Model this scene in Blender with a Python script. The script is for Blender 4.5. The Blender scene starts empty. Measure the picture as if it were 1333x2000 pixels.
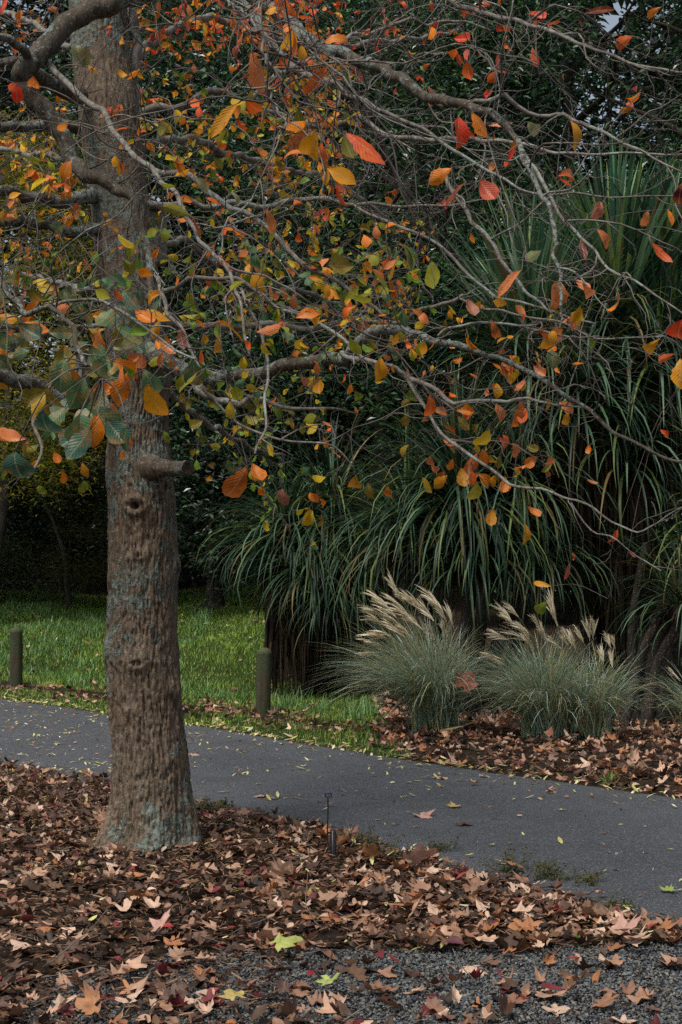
import bpy, math, random
import numpy as np
from mathutils import Vector, Matrix

random.seed(7)
rng = np.random.default_rng(7)
SC = bpy.context.scene
COL = SC.collection
R = math.radians

# ------------------------------------------------------------------ camera, sky, sun, exposure
CAM_H, F, HOR = 1.30, 2750.0, 1145.0
PITCH = math.atan((HOR - 1000.0) / F)
cam_d = bpy.data.cameras.new('camera')
cam = bpy.data.objects.new('camera', cam_d)
COL.objects.link(cam)
cam.location = (0, 0, CAM_H)
cam.rotation_euler = (R(90) + PITCH, 0, 0)
cam_d.sensor_fit = 'VERTICAL'
cam_d.sensor_height = 36.0
cam_d.lens = F * 36.0 / 2000.0
cam_d.clip_start, cam_d.clip_end = 0.05, 1000.0
cam_d.dof.use_dof = True
cam_d.dof.focus_distance = 5.6
cam_d.dof.aperture_fstop = 22.0
SC.camera = cam

SUN_EL, SUN_AZ = 60.0, 215.0          # azimuth measured from +Y, clockwise
w = bpy.data.worlds.new('World')
SC.world = w
w.use_nodes = True
wn = w.node_tree
bg = wn.nodes['Background']
sky = wn.nodes.new('ShaderNodeTexSky')
sky.sky_type = 'NISHITA'
sky.sun_disc = False
sky.sun_elevation = R(SUN_EL)
sky.sun_rotation = R(SUN_AZ)
sky.air_density, sky.dust_density, sky.ozone_density = 1.0, 3.0, 1.0
hs = wn.nodes.new('ShaderNodeHueSaturation')      # overcast: the sky loses most of its blue
hs.inputs['Saturation'].default_value = 0.55
hs.inputs['Hue'].default_value = 0.485
wn.links.new(sky.outputs[0], hs.inputs['Color'])
wn.links.new(hs.outputs[0], bg.inputs['Color'])
bg.inputs['Strength'].default_value = 0.075
sl = bpy.data.lights.new('sun', 'SUN')
sl.energy, sl.angle, sl.color = 1.5, R(16), (1.0, 0.95, 0.87)
sun = bpy.data.objects.new('sun', sl)
COL.objects.link(sun)
sd = Vector((math.sin(R(SUN_AZ)) * math.cos(R(SUN_EL)), math.cos(R(SUN_AZ)) * math.cos(R(SUN_EL)), math.sin(R(SUN_EL))))
sun.rotation_euler = sd.to_track_quat('Z', 'Y').to_euler()
vs = SC.view_settings
vs.view_transform, vs.look, vs.gamma, vs.exposure = 'Standard', 'None', 1.0, 0.86
vs.use_curve_mapping = False
SC.render.engine = 'CYCLES'
SC.cycles.max_bounces, SC.cycles.diffuse_bounces, SC.cycles.glossy_bounces = 6, 3, 2
SC.cycles.transmission_bounces, SC.cycles.transparent_max_bounces = 3, 4
SC.cycles.use_denoising = False
SC.cycles.denoising_prefilter = 'ACCURATE'
SC.cycles.caustics_reflective = SC.cycles.caustics_refractive = False

# ------------------------------------------------------------------ helpers
def lin(r, g, b):
    f = lambda c: ((c / 255 + .055) / 1.055) ** 2.4 if c > 10 else c / 255 / 12.92
    return np.array([f(r), f(g), f(b)])

def at(x, y, Y):
    """world point seen at photo pixel (x, y) at distance Y"""
    u, v = (x - 666.5) / F, (1000.0 - y) / F
    fy, fz = math.cos(PITCH) - v * math.sin(PITCH), math.sin(PITCH) + v * math.cos(PITCH)
    return np.array([u * Y / fy, Y, CAM_H + fz * Y / fy])

def pix(p):
    p = np.asarray(p, float)
    d = p - np.array([0, 0, CAM_H])
    c, s = math.cos(PITCH), math.sin(PITCH)
    z = np.maximum(d[..., 1] * c + d[..., 2] * s, 1e-3)
    return 666.5 + F * d[..., 0] / z, 1000.0 - F * (-d[..., 1] * s + d[..., 2] * c) / z

_perm = np.random.default_rng(3).permutation(256)
_perm = np.concatenate([_perm, _perm, _perm])
_g3 = np.random.default_rng(4).normal(size=(256, 3))
_g3 /= np.linalg.norm(_g3, axis=1)[:, None]
def noise(p):
    p = np.asarray(p, float)
    i = np.floor(p).astype(int); f = p - i; i &= 255
    u = f * f * f * (f * (f * 6 - 15) + 10)
    out = 0
    for dx in (0, 1):
        wx = u[..., 0] if dx else 1 - u[..., 0]
        for dy in (0, 1):
            wy = u[..., 1] if dy else 1 - u[..., 1]
            for dz in (0, 1):
                wz = u[..., 2] if dz else 1 - u[..., 2]
                h = _perm[_perm[_perm[(i[..., 0] + dx) & 255] + ((i[..., 1] + dy) & 255)] + ((i[..., 2] + dz) & 255)]
                g = _g3[h]
                out = out + wx * wy * wz * (g[..., 0] * (f[..., 0] - dx) + g[..., 1] * (f[..., 1] - dy) + g[..., 2] * (f[..., 2] - dz))
    return out
def fbm(p, o=4):
    p = np.asarray(p, float); s = 0; a = 1.0
    for k in range(o):
        s = s + a * noise(p * 2 ** k + k * 17.3); a *= .5
    return s
def sstep(a, b, x):
    t = np.clip((x - a) / (b - a), 0, 1)
    return t * t * (3 - 2 * t)

class MB:
    """collects vertices, faces and vertex colours, then links them as one mesh object"""
    def __init__(s): s.v, s.q, s.t, s.c, s.uv, s.n = [], [], [], [], [], 0
    def add(s, v, q=None, t=None, c=None, uv=None):
        v = np.asarray(v, float).reshape(-1, 3)
        if q is not None and len(q): s.q.append(np.asarray(q) + s.n)
        if t is not None and len(t): s.t.append(np.asarray(t) + s.n)
        s.v.append(v)
        if c is None: c = np.ones((len(v), 3))
        c = np.asarray(c, float)
        if c.ndim == 1: c = np.tile(c, (len(v), 1))
        s.c.append(c)
        s.uv.append(np.zeros((len(v), 2)) if uv is None else np.asarray(uv, float))
        s.n += len(v)
    def mesh(s, name, mat, smooth=True):
        me = bpy.data.meshes.new(name)
        v = np.concatenate(s.v).astype(np.float32)
        q = np.concatenate(s.q) if s.q else np.zeros((0, 4), int)
        t = np.concatenate(s.t) if s.t else np.zeros((0, 3), int)
        me.vertices.add(len(v)); me.vertices.foreach_set('co', v.ravel())
        loops = np.concatenate([q.ravel(), t.ravel()]).astype(np.int32)
        me.loops.add(len(loops)); me.loops.foreach_set('vertex_index', loops)
        nq, nt = len(q), len(t)
        st = np.concatenate([np.arange(nq) * 4, nq * 4 + np.arange(nt) * 3]).astype(np.int32)
        me.polygons.add(nq + nt)
        me.polygons.foreach_set('loop_start', st)
        me.polygons.foreach_set('use_smooth', np.full(nq + nt, smooth))
        me.update(calc_edges=True)
        c = np.concatenate(s.c); c = np.concatenate([c, np.ones((len(c), 1))], 1).astype(np.float32)
        a = me.color_attributes.new('Col', 'FLOAT_COLOR', 'POINT'); a.data.foreach_set('color', c.ravel())
        uv = np.concatenate(s.uv).astype(np.float32)
        ul = me.uv_layers.new(name='UVMap'); ul.data.foreach_set('uv', uv[loops].ravel())
        if mat: me.materials.append(mat)
        return me
    def build(s, name, mat, parent=None, smooth=True, **kw):
        if not s.v: return None
        o = bpy.data.objects.new(name, s.mesh(name, mat, smooth)); COL.objects.link(o)
        if parent: o.parent = parent
        for k, x in kw.items(): o[k] = x
        return o

def thing(name, label, cat, loc=(0, 0, 0), group=None):
    o = bpy.data.objects.new(name, None); COL.objects.link(o)
    o.empty_display_size = .1
    o.location = loc; o['label'] = label; o['category'] = cat
    if group: o['group'] = group
    return o
def tag(o, label, cat, group=None):
    o['label'] = label; o['category'] = cat
    if group: o['group'] = group
    return o
def place(me, name, M, parent=None, color=None):
    o = bpy.data.objects.new(name, me); COL.objects.link(o)
    if parent: o.parent = parent
    o.matrix_basis = M
    if color is not None: o.color = (*[float(x) for x in color], 1)
    return o
def rebase(mb, loc):
    """shift a mesh so that it sits under an Empty placed at loc"""
    l = np.asarray(loc, float); mb.v = [v - l for v in mb.v]; return mb

def unit(v):
    v = np.asarray(v, float); return v / max(np.linalg.norm(v), 1e-9)
def tube(mb, P, r, sides=6, c=None, cap=False):
    P = np.asarray(P, float); r = np.broadcast_to(np.asarray(r, float), (len(P),))
    T = np.gradient(P, axis=0); T /= np.linalg.norm(T, axis=1)[:, None] + 1e-9
    up = np.array([0, 0, 1.]) if abs(T[0][2]) < .9 else np.array([1., 0, 0])
    n = unit(np.cross(T[0], up)); N = []
    for k in range(len(P)):
        n = unit(n - T[k] * (n @ T[k])); N.append(n)
    N = np.array(N); B = np.cross(T, N)
    a = np.linspace(0, 2 * math.pi, sides, endpoint=False)
    V = P[:, None] + r[:, None, None] * (np.cos(a)[None, :, None] * N[:, None] + np.sin(a)[None, :, None] * B[:, None])
    i = np.arange(len(P) - 1)[:, None] * sides; j = np.arange(sides)[None]; j2 = (j + 1) % sides
    q = np.stack([i + j, i + j2, i + sides + j2, i + sides + j], -1).reshape(-1, 4)
    V = V.reshape(-1, 3); t = None
    if cap:
        V = np.concatenate([V, [P[-1]]]); m = (len(P) - 1) * sides
        t = np.stack([m + np.arange(sides), m + (np.arange(sides) + 1) % sides, np.full(sides, len(V) - 1)], -1)
    mb.add(V, q, t, c)
def spline(P, n):
    """Catmull-Rom through the rows of P (any width)"""
    P = np.asarray(P, float); Q = np.concatenate([[2 * P[0] - P[1]], P, [2 * P[-1] - P[-2]]])
    s = np.linspace(0, len(P) - 1 - 1e-6, n); i = s.astype(int); t = (s - i)[:, None]
    a, b, c, d = Q[i], Q[i + 1], Q[i + 2], Q[i + 3]
    return .5 * (2 * b + (c - a) * t + (2 * a - 5 * b + 4 * c - d) * t ** 2 + (3 * b - a - 3 * c + d) * t ** 3)

# ------------------------------------------------------------------ materials
def mat(name):
    m = bpy.data.materials.new(name); m.use_nodes = True
    nt = m.node_tree; b = nt.nodes['Principled BSDF']
    return m, nt, b
def nd(nt, t, **kw):
    n = nt.nodes.new(t)
    for k, v in kw.items():
        if k in n.inputs: n.inputs[k].default_value = v
        else: setattr(n, k, v)
    return n
def ramp(nt, fac, stops):
    n = nt.nodes.new('ShaderNodeValToRGB'); e = n.color_ramp.elements
    while len(e) < len(stops): e.new(.5)
    for el, (p, c) in zip(e, stops): el.position = p; el.color = (*c, 1) if len(c) == 3 else c
    nt.links.new(fac, n.inputs[0]); return n.outputs[0]
def mix(nt, fac, a, b, mode='MIX'):
    n = nt.nodes.new('ShaderNodeMix'); n.data_type = 'RGBA'; n.blend_type = mode
    for s, x in ((0, fac), (6, a), (7, b)):
        if hasattr(x, 'links'): nt.links.new(x, n.inputs[s])
        else: n.inputs[s].default_value = x if s == 0 else (*x, 1)
    return n.outputs[2]
def mth(nt, op, a, b=0.0, clamp=False):
    n = nt.nodes.new('ShaderNodeMath'); n.operation = op; n.use_clamp = clamp
    for s, x in ((0, a), (1, b)):
        if hasattr(x, 'links'): nt.links.new(x, n.inputs[s])
        else: n.inputs[s].default_value = x
    return n.outputs[0]
def tex(nt, scale, detail=4, rough=.6, vec=None, stretch=None, kind='ShaderNodeTexNoise'):
    n = nt.nodes.new(kind); n.inputs['Scale'].default_value = scale
    if kind == 'ShaderNodeTexNoise':
        n.inputs['Detail'].default_value = detail; n.inputs['Roughness'].default_value = rough
    if vec is None:
        tc = nt.nodes.new('ShaderNodeTexCoord'); vec = tc.outputs['Object']
    if stretch:
        mp = nt.nodes.new('ShaderNodeMapping'); mp.inputs['Scale'].default_value = stretch
        nt.links.new(vec, mp.inputs[0]); vec = mp.outputs[0]
    nt.links.new(vec, n.inputs['Vector']); return n.outputs[0]
def bump(nt, b, h, dist, strength=1.0):
    n = nt.nodes.new('ShaderNodeBump'); n.inputs['Distance'].default_value = dist; n.inputs['Strength'].default_value = strength
    nt.links.new(h, n.inputs['Height']); nt.links.new(n.outputs[0], b.inputs['Normal'])
def attr(nt, name='Col'):
    n = nt.nodes.new('ShaderNodeAttribute'); n.attribute_name = name; return n.outputs['Color']

def leaf_material(name, use_obj, trans=.35, rough=.5, spots=.5, veins=True, spec=.4, tipcol=None):
    m, nt, b = mat(name)
    if use_obj:
        oi = nt.nodes.new('ShaderNodeObjectInfo'); col = oi.outputs['Color']; rnd = oi.outputs['Random']
    else:
        col = attr(nt); rnd = None
    uv = nt.nodes.new('ShaderNodeUVMap'); uv.uv_map = 'UVMap'
    tc = nt.nodes.new('ShaderNodeTexCoord')
    n1 = nt.nodes.new('ShaderNodeTexNoise'); n1.noise_dimensions = '4D'
    n1.inputs['Scale'].default_value = 3.2 if use_obj else 30; n1.inputs['Detail'].default_value = 4
    nt.links.new(tc.outputs['Object'], n1.inputs['Vector'])
    if rnd: nt.links.new(mth(nt, 'MULTIPLY', rnd, 90.0), n1.inputs['W'])
    # patches of another ripeness, brown blotches and fine dots
    if tipcol is not None:
        f = ramp(nt, n1.outputs[0], [(.44, (0, 0, 0)), (.62, (1, 1, 1))])
        col = mix(nt, mth(nt, 'MULTIPLY', f, .38), col, tipcol)
    n2 = nt.nodes.new('ShaderNodeTexNoise'); n2.noise_dimensions = '4D'
    n2.inputs['Scale'].default_value = 9 if use_obj else 90; n2.inputs['Detail'].default_value = 5
    nt.links.new(tc.outputs['Object'], n2.inputs['Vector'])
    if rnd: nt.links.new(mth(nt, 'MULTIPLY', rnd, 37.0), n2.inputs['W'])
    f2 = ramp(nt, n2.outputs[0], [(.58, (0, 0, 0)), (.68, (1, 1, 1))])
    col = mix(nt, mth(nt, 'MULTIPLY', f2, spots), col, (.07, .03, .015))
    val = ramp(nt, n1.outputs[0], [(.3, (.75, .75, .75)), (.7, (1.2, 1.2, 1.2))])
    col = mix(nt, 1.0, col, val, 'MULTIPLY')
    if veins:
        sp = nt.nodes.new('ShaderNodeSeparateXYZ'); nt.links.new(uv.outputs[0], sp.inputs[0])
        a = mth(nt, 'ABSOLUTE', mth(nt, 'SUBTRACT', sp.outputs[0], .5))
        mid = mth(nt, 'LESS_THAN', a, .028)
        sv = mth(nt, 'SINE', mth(nt, 'MULTIPLY', mth(nt, 'SUBTRACT', sp.outputs[1], mth(nt, 'MULTIPLY', a, .55)), 58.0))
        col = mix(nt, mth(nt, 'MULTIPLY', mid, .45), col, (.5, .42, .25))
        bump(nt, b, mth(nt, 'ADD', mth(nt, 'MULTIPLY', sv, .25), n2.outputs[0]), .0006 if not use_obj else .003, .3)
    nt.links.new(col, b.inputs['Base Color'])
    b.inputs['Roughness'].default_value = rough; b.inputs['Specular IOR Level'].default_value = spec
    if trans:
        t = nt.nodes.new('ShaderNodeBsdfTranslucent'); nt.links.new(col, t.inputs[0])
        ms = nt.nodes.new('ShaderNodeMixShader'); ms.inputs[0].default_value = trans
        nt.links.new(b.outputs[0], ms.inputs[1]); nt.links.new(t.outputs[0], ms.inputs[2])
        nt.links.new(ms.outputs[0], nt.nodes['Material Output'].inputs[0])
    return m
M_leaf = leaf_material('autumn_leaf', True, .3, .42, .5, tipcol=(.52, .17, .03), spec=.4)
M_leafj = leaf_material('autumn_leaf_far', False, .4, .5, .2, spec=.25)
M_dry = leaf_material('dry_leaf', True, .12, .6, .35, veins=False)
M_dryj = leaf_material('dry_leaf_bed', False, .12, .6, .3, veins=False)
M_ever = leaf_material('evergreen_leaf', False, .12, .30, 0, veins=False, spec=.5)
M_fine = leaf_material('soft_leaf', False, .3, .6, 0, veins=False, spec=.25)
M_blade = leaf_material('strap_leaf', True, .18, .46, 0, veins=False, spec=.28)
M_bladej = leaf_material('strap_leaf_far', False, .18, .46, 0, veins=False, spec=.28)
M_grass = leaf_material('grass_blade', False, .3, .5, 0, veins=False, spec=.35)
M_straw = leaf_material('dead_strap', False, .1, .8, 0, veins=False, spec=.1)

def bark_material(name, base, dark, lichen, lich_amt, sx=28, relief=.006, fine=True):
    m, nt, b = mat(name)
    tc = nt.nodes.new('ShaderNodeTexCoord'); ob = tc.outputs['Object']
    streak = tex(nt, sx, 5, .65, ob, (1, 1, .16))
    col = ramp(nt, streak, [(.3, dark), (.52, base), (.75, tuple(min(1, 1.5 * x) for x in base))])
    blot = tex(nt, 3.0, 3, .5, ob)
    col = mix(nt, ramp(nt, blot, [(.45, (0, 0, 0)), (.7, (.35, .35, .35))]), col, tuple(np.array(base) * (.95, .76, .62)))
    big = tex(nt, 2.3, 5, .62, ob, (1, 1, .8))
    spk = tex(nt, 46, 3, .7, ob)
    med = tex(nt, 13, 5, .7, ob)
    lm = mth(nt, 'MULTIPLY', ramp(nt, mth(nt, 'ADD', mth(nt, 'MULTIPLY', big, .6), mth(nt, 'MULTIPLY', med, .4)), [(.515 - lich_amt, (0, 0, 0)), (.535 - lich_amt, (1, 1, 1))]),
             ramp(nt, spk, [(.42, (0, 0, 0)), (.48, (1, 1, 1))]))
    lcol = mix(nt, tex(nt, 110, 2, .6, ob), tuple(np.array(lichen) * .45), tuple(np.array(lichen) * 1.5))
    col = mix(nt, mth(nt, 'MULTIPLY', lm, .8), col, lcol)
    # a few pale crust spots
    pl = mth(nt, 'MULTIPLY', ramp(nt, tex(nt, 70, 2, .6, ob), [(.62, (0, 0, 0)), (.66, (1, 1, 1))]), .5)
    col = mix(nt, pl, col, (.34, .33, .32))
    nt.links.new(col, b.inputs['Base Color'])
    b.inputs['Roughness'].default_value = .9; b.inputs['Specular IOR Level'].default_value = .2
    h = mth(nt, 'ADD', mth(nt, 'ADD', streak, mth(nt, 'MULTIPLY', lm, .35)), mth(nt, 'MULTIPLY', spk, .3))
    bump(nt, b, h, relief, 1.0)
    return m
M_bark = bark_material('trunk_bark', (.165, .124, .086), (.036, .027, .018), (.18, .23, .20), -.004, 58, .012)
M_stub = bark_material('stub_bark', (.11, .088, .065), (.03, .022, .016), (.15, .19, .17), -.05, 50, .008)
M_branch = bark_material('branch_bark', (.175, .16, .135), (.045, .037, .03), (.27, .30, .27), -.01, 40, .003)
M_limb = bark_material('limb_bark', (.085, .072, .054), (.025, .02, .015), (.20, .235, .205), .015, 45, .010)
M_twig, nt, b = mat('twig_bark')
c = ramp(nt, tex(nt, 9, 3), [(.35, (.05, .036, .028)), (.65, (.19, .165, .145))])
nt.links.new(c, b.inputs['Base Color']); b.inputs['Roughness'].default_value = .75
M_bgbark = bark_material('forest_bark', (.042, .034, .026), (.015, .012, .009), (.09, .1, .08), -.05, 20, .01)

def noisy(name, c1, c2, scale, rough=.9, relief=.0, rs=None, spec=.3, c3=None):
    m, nt, b = mat(name)
    n = tex(nt, scale, 6, .65)
    col = ramp(nt, n, [(.35, c1), (.65, c2)])
    if c3 is not None:
        col = mix(nt, ramp(nt, tex(nt, scale * .12, 3), [(.45, (0, 0, 0)), (.6, (1, 1, 1))]), col, c3)
    nt.links.new(col, b.inputs['Base Color']); b.inputs['Roughness'].default_value = rough
    b.inputs['Specular IOR Level'].default_value = spec
    if relief: bump(nt, b, tex(nt, rs or scale, 5, .7), relief)
    return m
M_gravelstone = None
m, nt, b = mat('asphalt')
big = tex(nt, 1.1, 4, .55)
fine_ = tex(nt, 170, 3, .8)
vor = nt.nodes.new('ShaderNodeTexVoronoi'); vor.inputs['Scale'].default_value = 150
tc = nt.nodes.new('ShaderNodeTexCoord'); nt.links.new(tc.outputs['Object'], vor.inputs['Vector'])
col = ramp(nt, big, [(.3, (.054, .059, .067)), (.7, (.074, .080, .089))])
col = mix(nt, 1.0, col, ramp(nt, fine_, [(.35, (.25, .25, .25)), (.65, (1.8, 1.8, 1.8))]), 'MULTIPLY')
vr = nt.nodes.new('ShaderNodeSeparateColor'); nt.links.new(vor.outputs['Color'], vr.inputs[0])
col = mix(nt, mth(nt, 'MULTIPLY', mth(nt, 'GREATER_THAN', vr.outputs[0], .92), .6), col, (.26, .25, .24))
wear = ramp(nt, tex(nt, 2.6, 6, .7), [(.5, (0, 0, 0)), (.75, (.6, .6, .6))])
col = mix(nt, wear, col, (.045, .042, .036))
nt.links.new(col, b.inputs['Base Color']); b.inputs['Roughness'].default_value = .75
bump(nt, b, mth(nt, 'ADD', vor.outputs['Distance'], fine_), .004, .8)
M_asphalt = m

m, nt, b = mat('earth')
lawn = attr(nt)
soil = ramp(nt, tex(nt, 14, 6, .7), [(.3, (.012, .009, .006)), (.55, (.035, .024, .016)), (.75, (.07, .05, .035))])
sp = nt.nodes.new('ShaderNodeSeparateColor'); nt.links.new(lawn, sp.inputs[0])
green = ramp(nt, tex(nt, 30, 5, .7), [(.3, (.014, .02, .006)), (.7, (.04, .065, .018))])
col = mix(nt, sp.outputs[0], soil, green)
nt.links.new(col, b.inputs['Base Color']); b.inputs['Roughness'].default_value = 1; b.inputs['Specular IOR Level'].default_value = .1
bump(nt, b, tex(nt, 30, 5, .7), .02)
M_earth = m
m, nt, b = mat('gravel_stone')
nt.links.new(attr(nt), b.inputs['Base Color']); b.inputs['Roughness'].default_value = .7
bump(nt, b, tex(nt, 200, 3), .001)
M_stone = m
M_chip = leaf_material('bark_chip', False, 0, .9, 0, veins=False, spec=.1)
M_plume = leaf_material('seed_plume', False, .25, .8, 0, veins=False, spec=.1)

# ------------------------------------------------------------------ the lie of the land
def gnd(x, y):
    Y = CAM_H * F / (y - HOR)
    return ((x - 666.5) / F * Y, Y)
_n = [(-9, 19.)] + [(-4.6, 13.2)] + [gnd(*p) for p in ((0, 1490), (220, 1528), (400, 1570), (640, 1622), (870, 1690), (1100, 1752), (1333, 1808))] + [(1.9, 4.75), (5, 1.0), (9, -3)]
_f = [(-9, 22.5)] + [gnd(*p) for p in ((0, 1362), (220, 1393), (450, 1425), (750, 1475), (1050, 1518), (1333, 1557))] + [(3.2, 7.4), (6, 4.2), (9, .8)]
NX, NY = np.array(_n).T; FX, FY = np.array(_f).T
near = lambda X: np.interp(X, NX, NY)
far = lambda X: np.interp(X, FX, FY)
_gr = [(-3, 3.6), (-1.5, 4.2), gnd(200, 1890), gnd(430, 1858), gnd(700, 1850), gnd(1000, 1852), gnd(1333, 1835), (2, 4.6), (5, 1.2)]
GX, GY = np.array(_gr).T
gravel_edge = lambda X: np.interp(X, GX, GY)
TREE = at(292, 1655, 7.0); TX, TY = TREE[0], TREE[1]
def ground(X, Y):
    X = np.asarray(X, float); Y = np.asarray(Y, float)
    n, f, g = near(X), far(X), gravel_edge(X)
    bed = sstep(.05, .6, n - Y) * sstep(-.05, .35, Y - g)
    z = .022 * bed + .012 * np.exp(-((X - TX) ** 2 + (Y - TY) ** 2) / .3)
    z = z + bed * .02 * noise(np.stack([X * 1.7, Y * 1.7, 0 * X], -1))
    d = Y - np.minimum(f, 16.2)
    st = 2.0 + .5 * np.clip(X + 3, 0, 6)
    z = z + .03 * sstep(.1, 1., d) + np.maximum(0, np.minimum(d - st, 12.5)) * .105 * sstep(st, st + 2.5, d)
    z = z + .22 * sstep(3, 6, d) * (fbm(np.stack([X * .35, Y * .35, 5 + 0 * X], -1), 2))
    z = z + np.maximum(0, Y - 30) * .28 * sstep(30, 36, Y) * (1 - .8 * sstep(60, 130, Y))
    return z
def lawn_mask(X, Y):
    """1 where grass grows"""
    d = Y - far(X)
    px, py = pix(np.stack([X, Y, ground(X, Y)], -1))
    edge = 1.75 + .7 * noise(np.stack([X * .9, Y * .9, 1 + 0 * X], -1))
    strip = (d > .02) & (d < 1.05 + .7 * noise(np.stack([X * 1.3, Y * 1.3, 9 + 0 * X], -1))) & (X < .75)
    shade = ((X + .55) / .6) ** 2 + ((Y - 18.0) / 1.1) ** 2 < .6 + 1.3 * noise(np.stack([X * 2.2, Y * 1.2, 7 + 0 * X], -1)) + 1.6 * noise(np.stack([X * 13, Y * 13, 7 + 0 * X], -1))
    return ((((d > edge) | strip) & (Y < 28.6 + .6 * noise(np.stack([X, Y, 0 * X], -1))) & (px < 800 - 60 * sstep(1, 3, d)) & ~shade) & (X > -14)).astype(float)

def axis(a, b, lo, hi, step, n):
    return np.unique(np.concatenate([a + (lo - a) * (1 - np.linspace(1, 0, n) ** 2) if True else [], np.arange(lo, hi, step), hi + (b - hi) * np.linspace(0, 1, n) ** 2]))
xs = axis(-150, 150, -7, 7, .12, 26); ys = axis(-40, 260, 2.5, 29, .14, 30)
X, Y = np.meshgrid(xs, ys); Z = ground(X, Y)
mb = MB()
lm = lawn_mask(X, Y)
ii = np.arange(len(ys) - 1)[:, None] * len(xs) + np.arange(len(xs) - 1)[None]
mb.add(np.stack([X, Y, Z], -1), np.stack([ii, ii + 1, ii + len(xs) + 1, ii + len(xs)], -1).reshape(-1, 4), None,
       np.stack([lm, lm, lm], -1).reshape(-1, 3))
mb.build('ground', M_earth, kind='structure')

def strip(name, lo, hi, x0, x1, nx, ny, z, material):
    mb = MB(); xs = np.linspace(x0, x1, nx); s = np.linspace(0, 1, ny)
    wig = .03 * fbm(np.stack([xs * 3, 0 * xs, 0 * xs], -1), 3); wig2 = .03 * fbm(np.stack([xs * 3, 0 * xs + 5, 0 * xs], -1), 3)
    a, b2 = lo(xs) + wig, hi(xs) + wig2
    X = np.tile(xs, (ny, 1)); Y = a + (b2 - a) * s[:, None]
    Zz = ground(X, Y) + z + .006 * noise(np.stack([X * .8, Y * .8, 0 * X], -1)) - .02 * (np.abs(s[:, None] * 2 - 1) ** 8)
    i = np.arange(ny - 1)[:, None] * nx + np.arange(nx - 1)[None]
    mb.add(np.stack([X, Y, Zz], -1), np.stack([i, i + 1, i + nx + 1, i + nx], -1).reshape(-1, 4))
    return mb.build(name, material, kind='structure')
strip('path', near, far, -9, 9, 400, 24, .02, M_asphalt)

# ------------------------------------------------------------------ leaf shapes
def leaf_grid(nu, nv, wid, curl, fold, tip=1.0, wav=0., seed=0, twist=0., obov=.25):
    """an oval leaf of length 1 along +Y, width wid, from the origin; returns verts, quads, uv"""
    t = np.linspace(0, 1, nv); u = np.linspace(-1, 1, nu)
    prof = np.sin(np.pi * t ** (1 + obov)) ** .75
    prof[0] = .03; prof[-1] = .02
    r = np.random.default_rng(seed)
    ser = 1 + wav * r.uniform(-1, 1, (nv, 2))
    Wd = prof[:, None] * wid * .5 * np.where(u[None] < 0, ser[:, :1], ser[:, 1:])
    X = Wd * u[None]
    ang = curl * t
    Yc = np.concatenate([[0], np.cumsum(np.cos((ang[1:] + ang[:-1]) / 2)) / (nv - 1)])
    Zc = np.concatenate([[0], np.cumsum(-np.sin((ang[1:] + ang[:-1]) / 2)) / (nv - 1)])
    Zf = np.abs(X) * fold + .25 * wav * wid * np.sin(t * 9 + seed)[:, None] * np.abs(u)[None]
    tw = twist * t[:, None]
    V = np.stack([X * np.cos(tw) - Zf * np.sin(tw), np.tile(Yc[:, None], (1, nu)), Zc[:, None] + X * np.sin(tw) + Zf * np.cos(tw)], -1)
    i = np.arange(nv - 1)[:, None] * nu + np.arange(nu - 1)[None]
    q = np.stack([i, i + 1, i + nu + 1, i + nu], -1).reshape(-1, 4)
    uv = np.stack([np.tile((u + 1) / 2, (nv, 1)), np.tile(t[:, None], (1, nu))], -1).reshape(-1, 2)
    return V.reshape(-1, 3), q, uv

def plane_leaf(curl, cup, seed, rings=3, foldup=0., torn=0.):
    """a dry plane-tree leaf: five pointed lobes, toothed, curled; about 1 unit wide"""
    r = np.random.default_rng(seed)
    lobes = [(-128, .42), (-108, .25), (-66, .62), (-44, .34), (-30, .40), (0, .68)]
    out = [(-165, .13), (-150, .30), (-128, .44), (-112, .28), (-97, .40), (-72, .62), (-60, .44), (-50, .30), (-34, .42), (-20, .50), (-10, .58), (0, .72)]
    pts = [(a, rr) for a, rr in out] + [(-a, rr) for a, rr in reversed(out[:-1])]
    sp_ = r.uniform(.35, 1.0); pts = [(a, .44 + (rr - .44) * sp_ if rr > .2 else rr) for a, rr in pts]
    A = np.array([[math.sin(R(a)) * rr, .25 + math.cos(R(a)) * rr] for a, rr in pts]) * (1 + r.uniform(-.24, .2, (len(pts), 1)))
    ctr = np.array([0, .22])
    V = [ctr[None]]
    for k in range(1, rings + 1):
        V.append(ctr + (A - ctr) * (k / rings))
    V = np.concatenate(V); n = len(A)
    x, y = V[:, 0], V[:, 1] - .2
    th = r.uniform(0, math.pi); d1 = x * math.cos(th) + y * math.sin(th); d2 = -x * math.sin(th) + y * math.cos(th)
    z = curl * d1 ** 2 * 1.2 + cup * np.abs(d2) ** 1.5 * .8
    z += .10 * np.array([noise(np.array([a * 3.5 + seed * 3.1, b * 3.5, seed * 1.7])) for a, b in V]) * 2
    ang = np.arctan2(x, y); rr = np.hypot(x, y)
    z += .06 * np.cos(ang * 5) * rr * 1.5 + foldup * np.abs(x)
    V = V.copy(); V[:, 0] = np.where(V[:, 0] > 0, V[:, 0] * (1 - torn), V[:, 0]); V[:, 0] *= 1 - .3 * min(1, abs(foldup))
    tris = [(0, 1 + (i + 1) % n, 1 + i) for i in range(n)]
    quads = []
    for k in range(rings - 1):
        a, b2 = 1 + k * n, 1 + (k + 1) * n
        quads += [(a + i, a + (i + 1) % n, b2 + (i + 1) % n, b2 + i) for i in range(n)]
    P = np.stack([V[:, 0], V[:, 1], z * .6], -1)
    uv = np.stack([V[:, 0] + .5, V[:, 1]], -1)
    return P, np.array(quads), np.array(tris), uv

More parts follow.
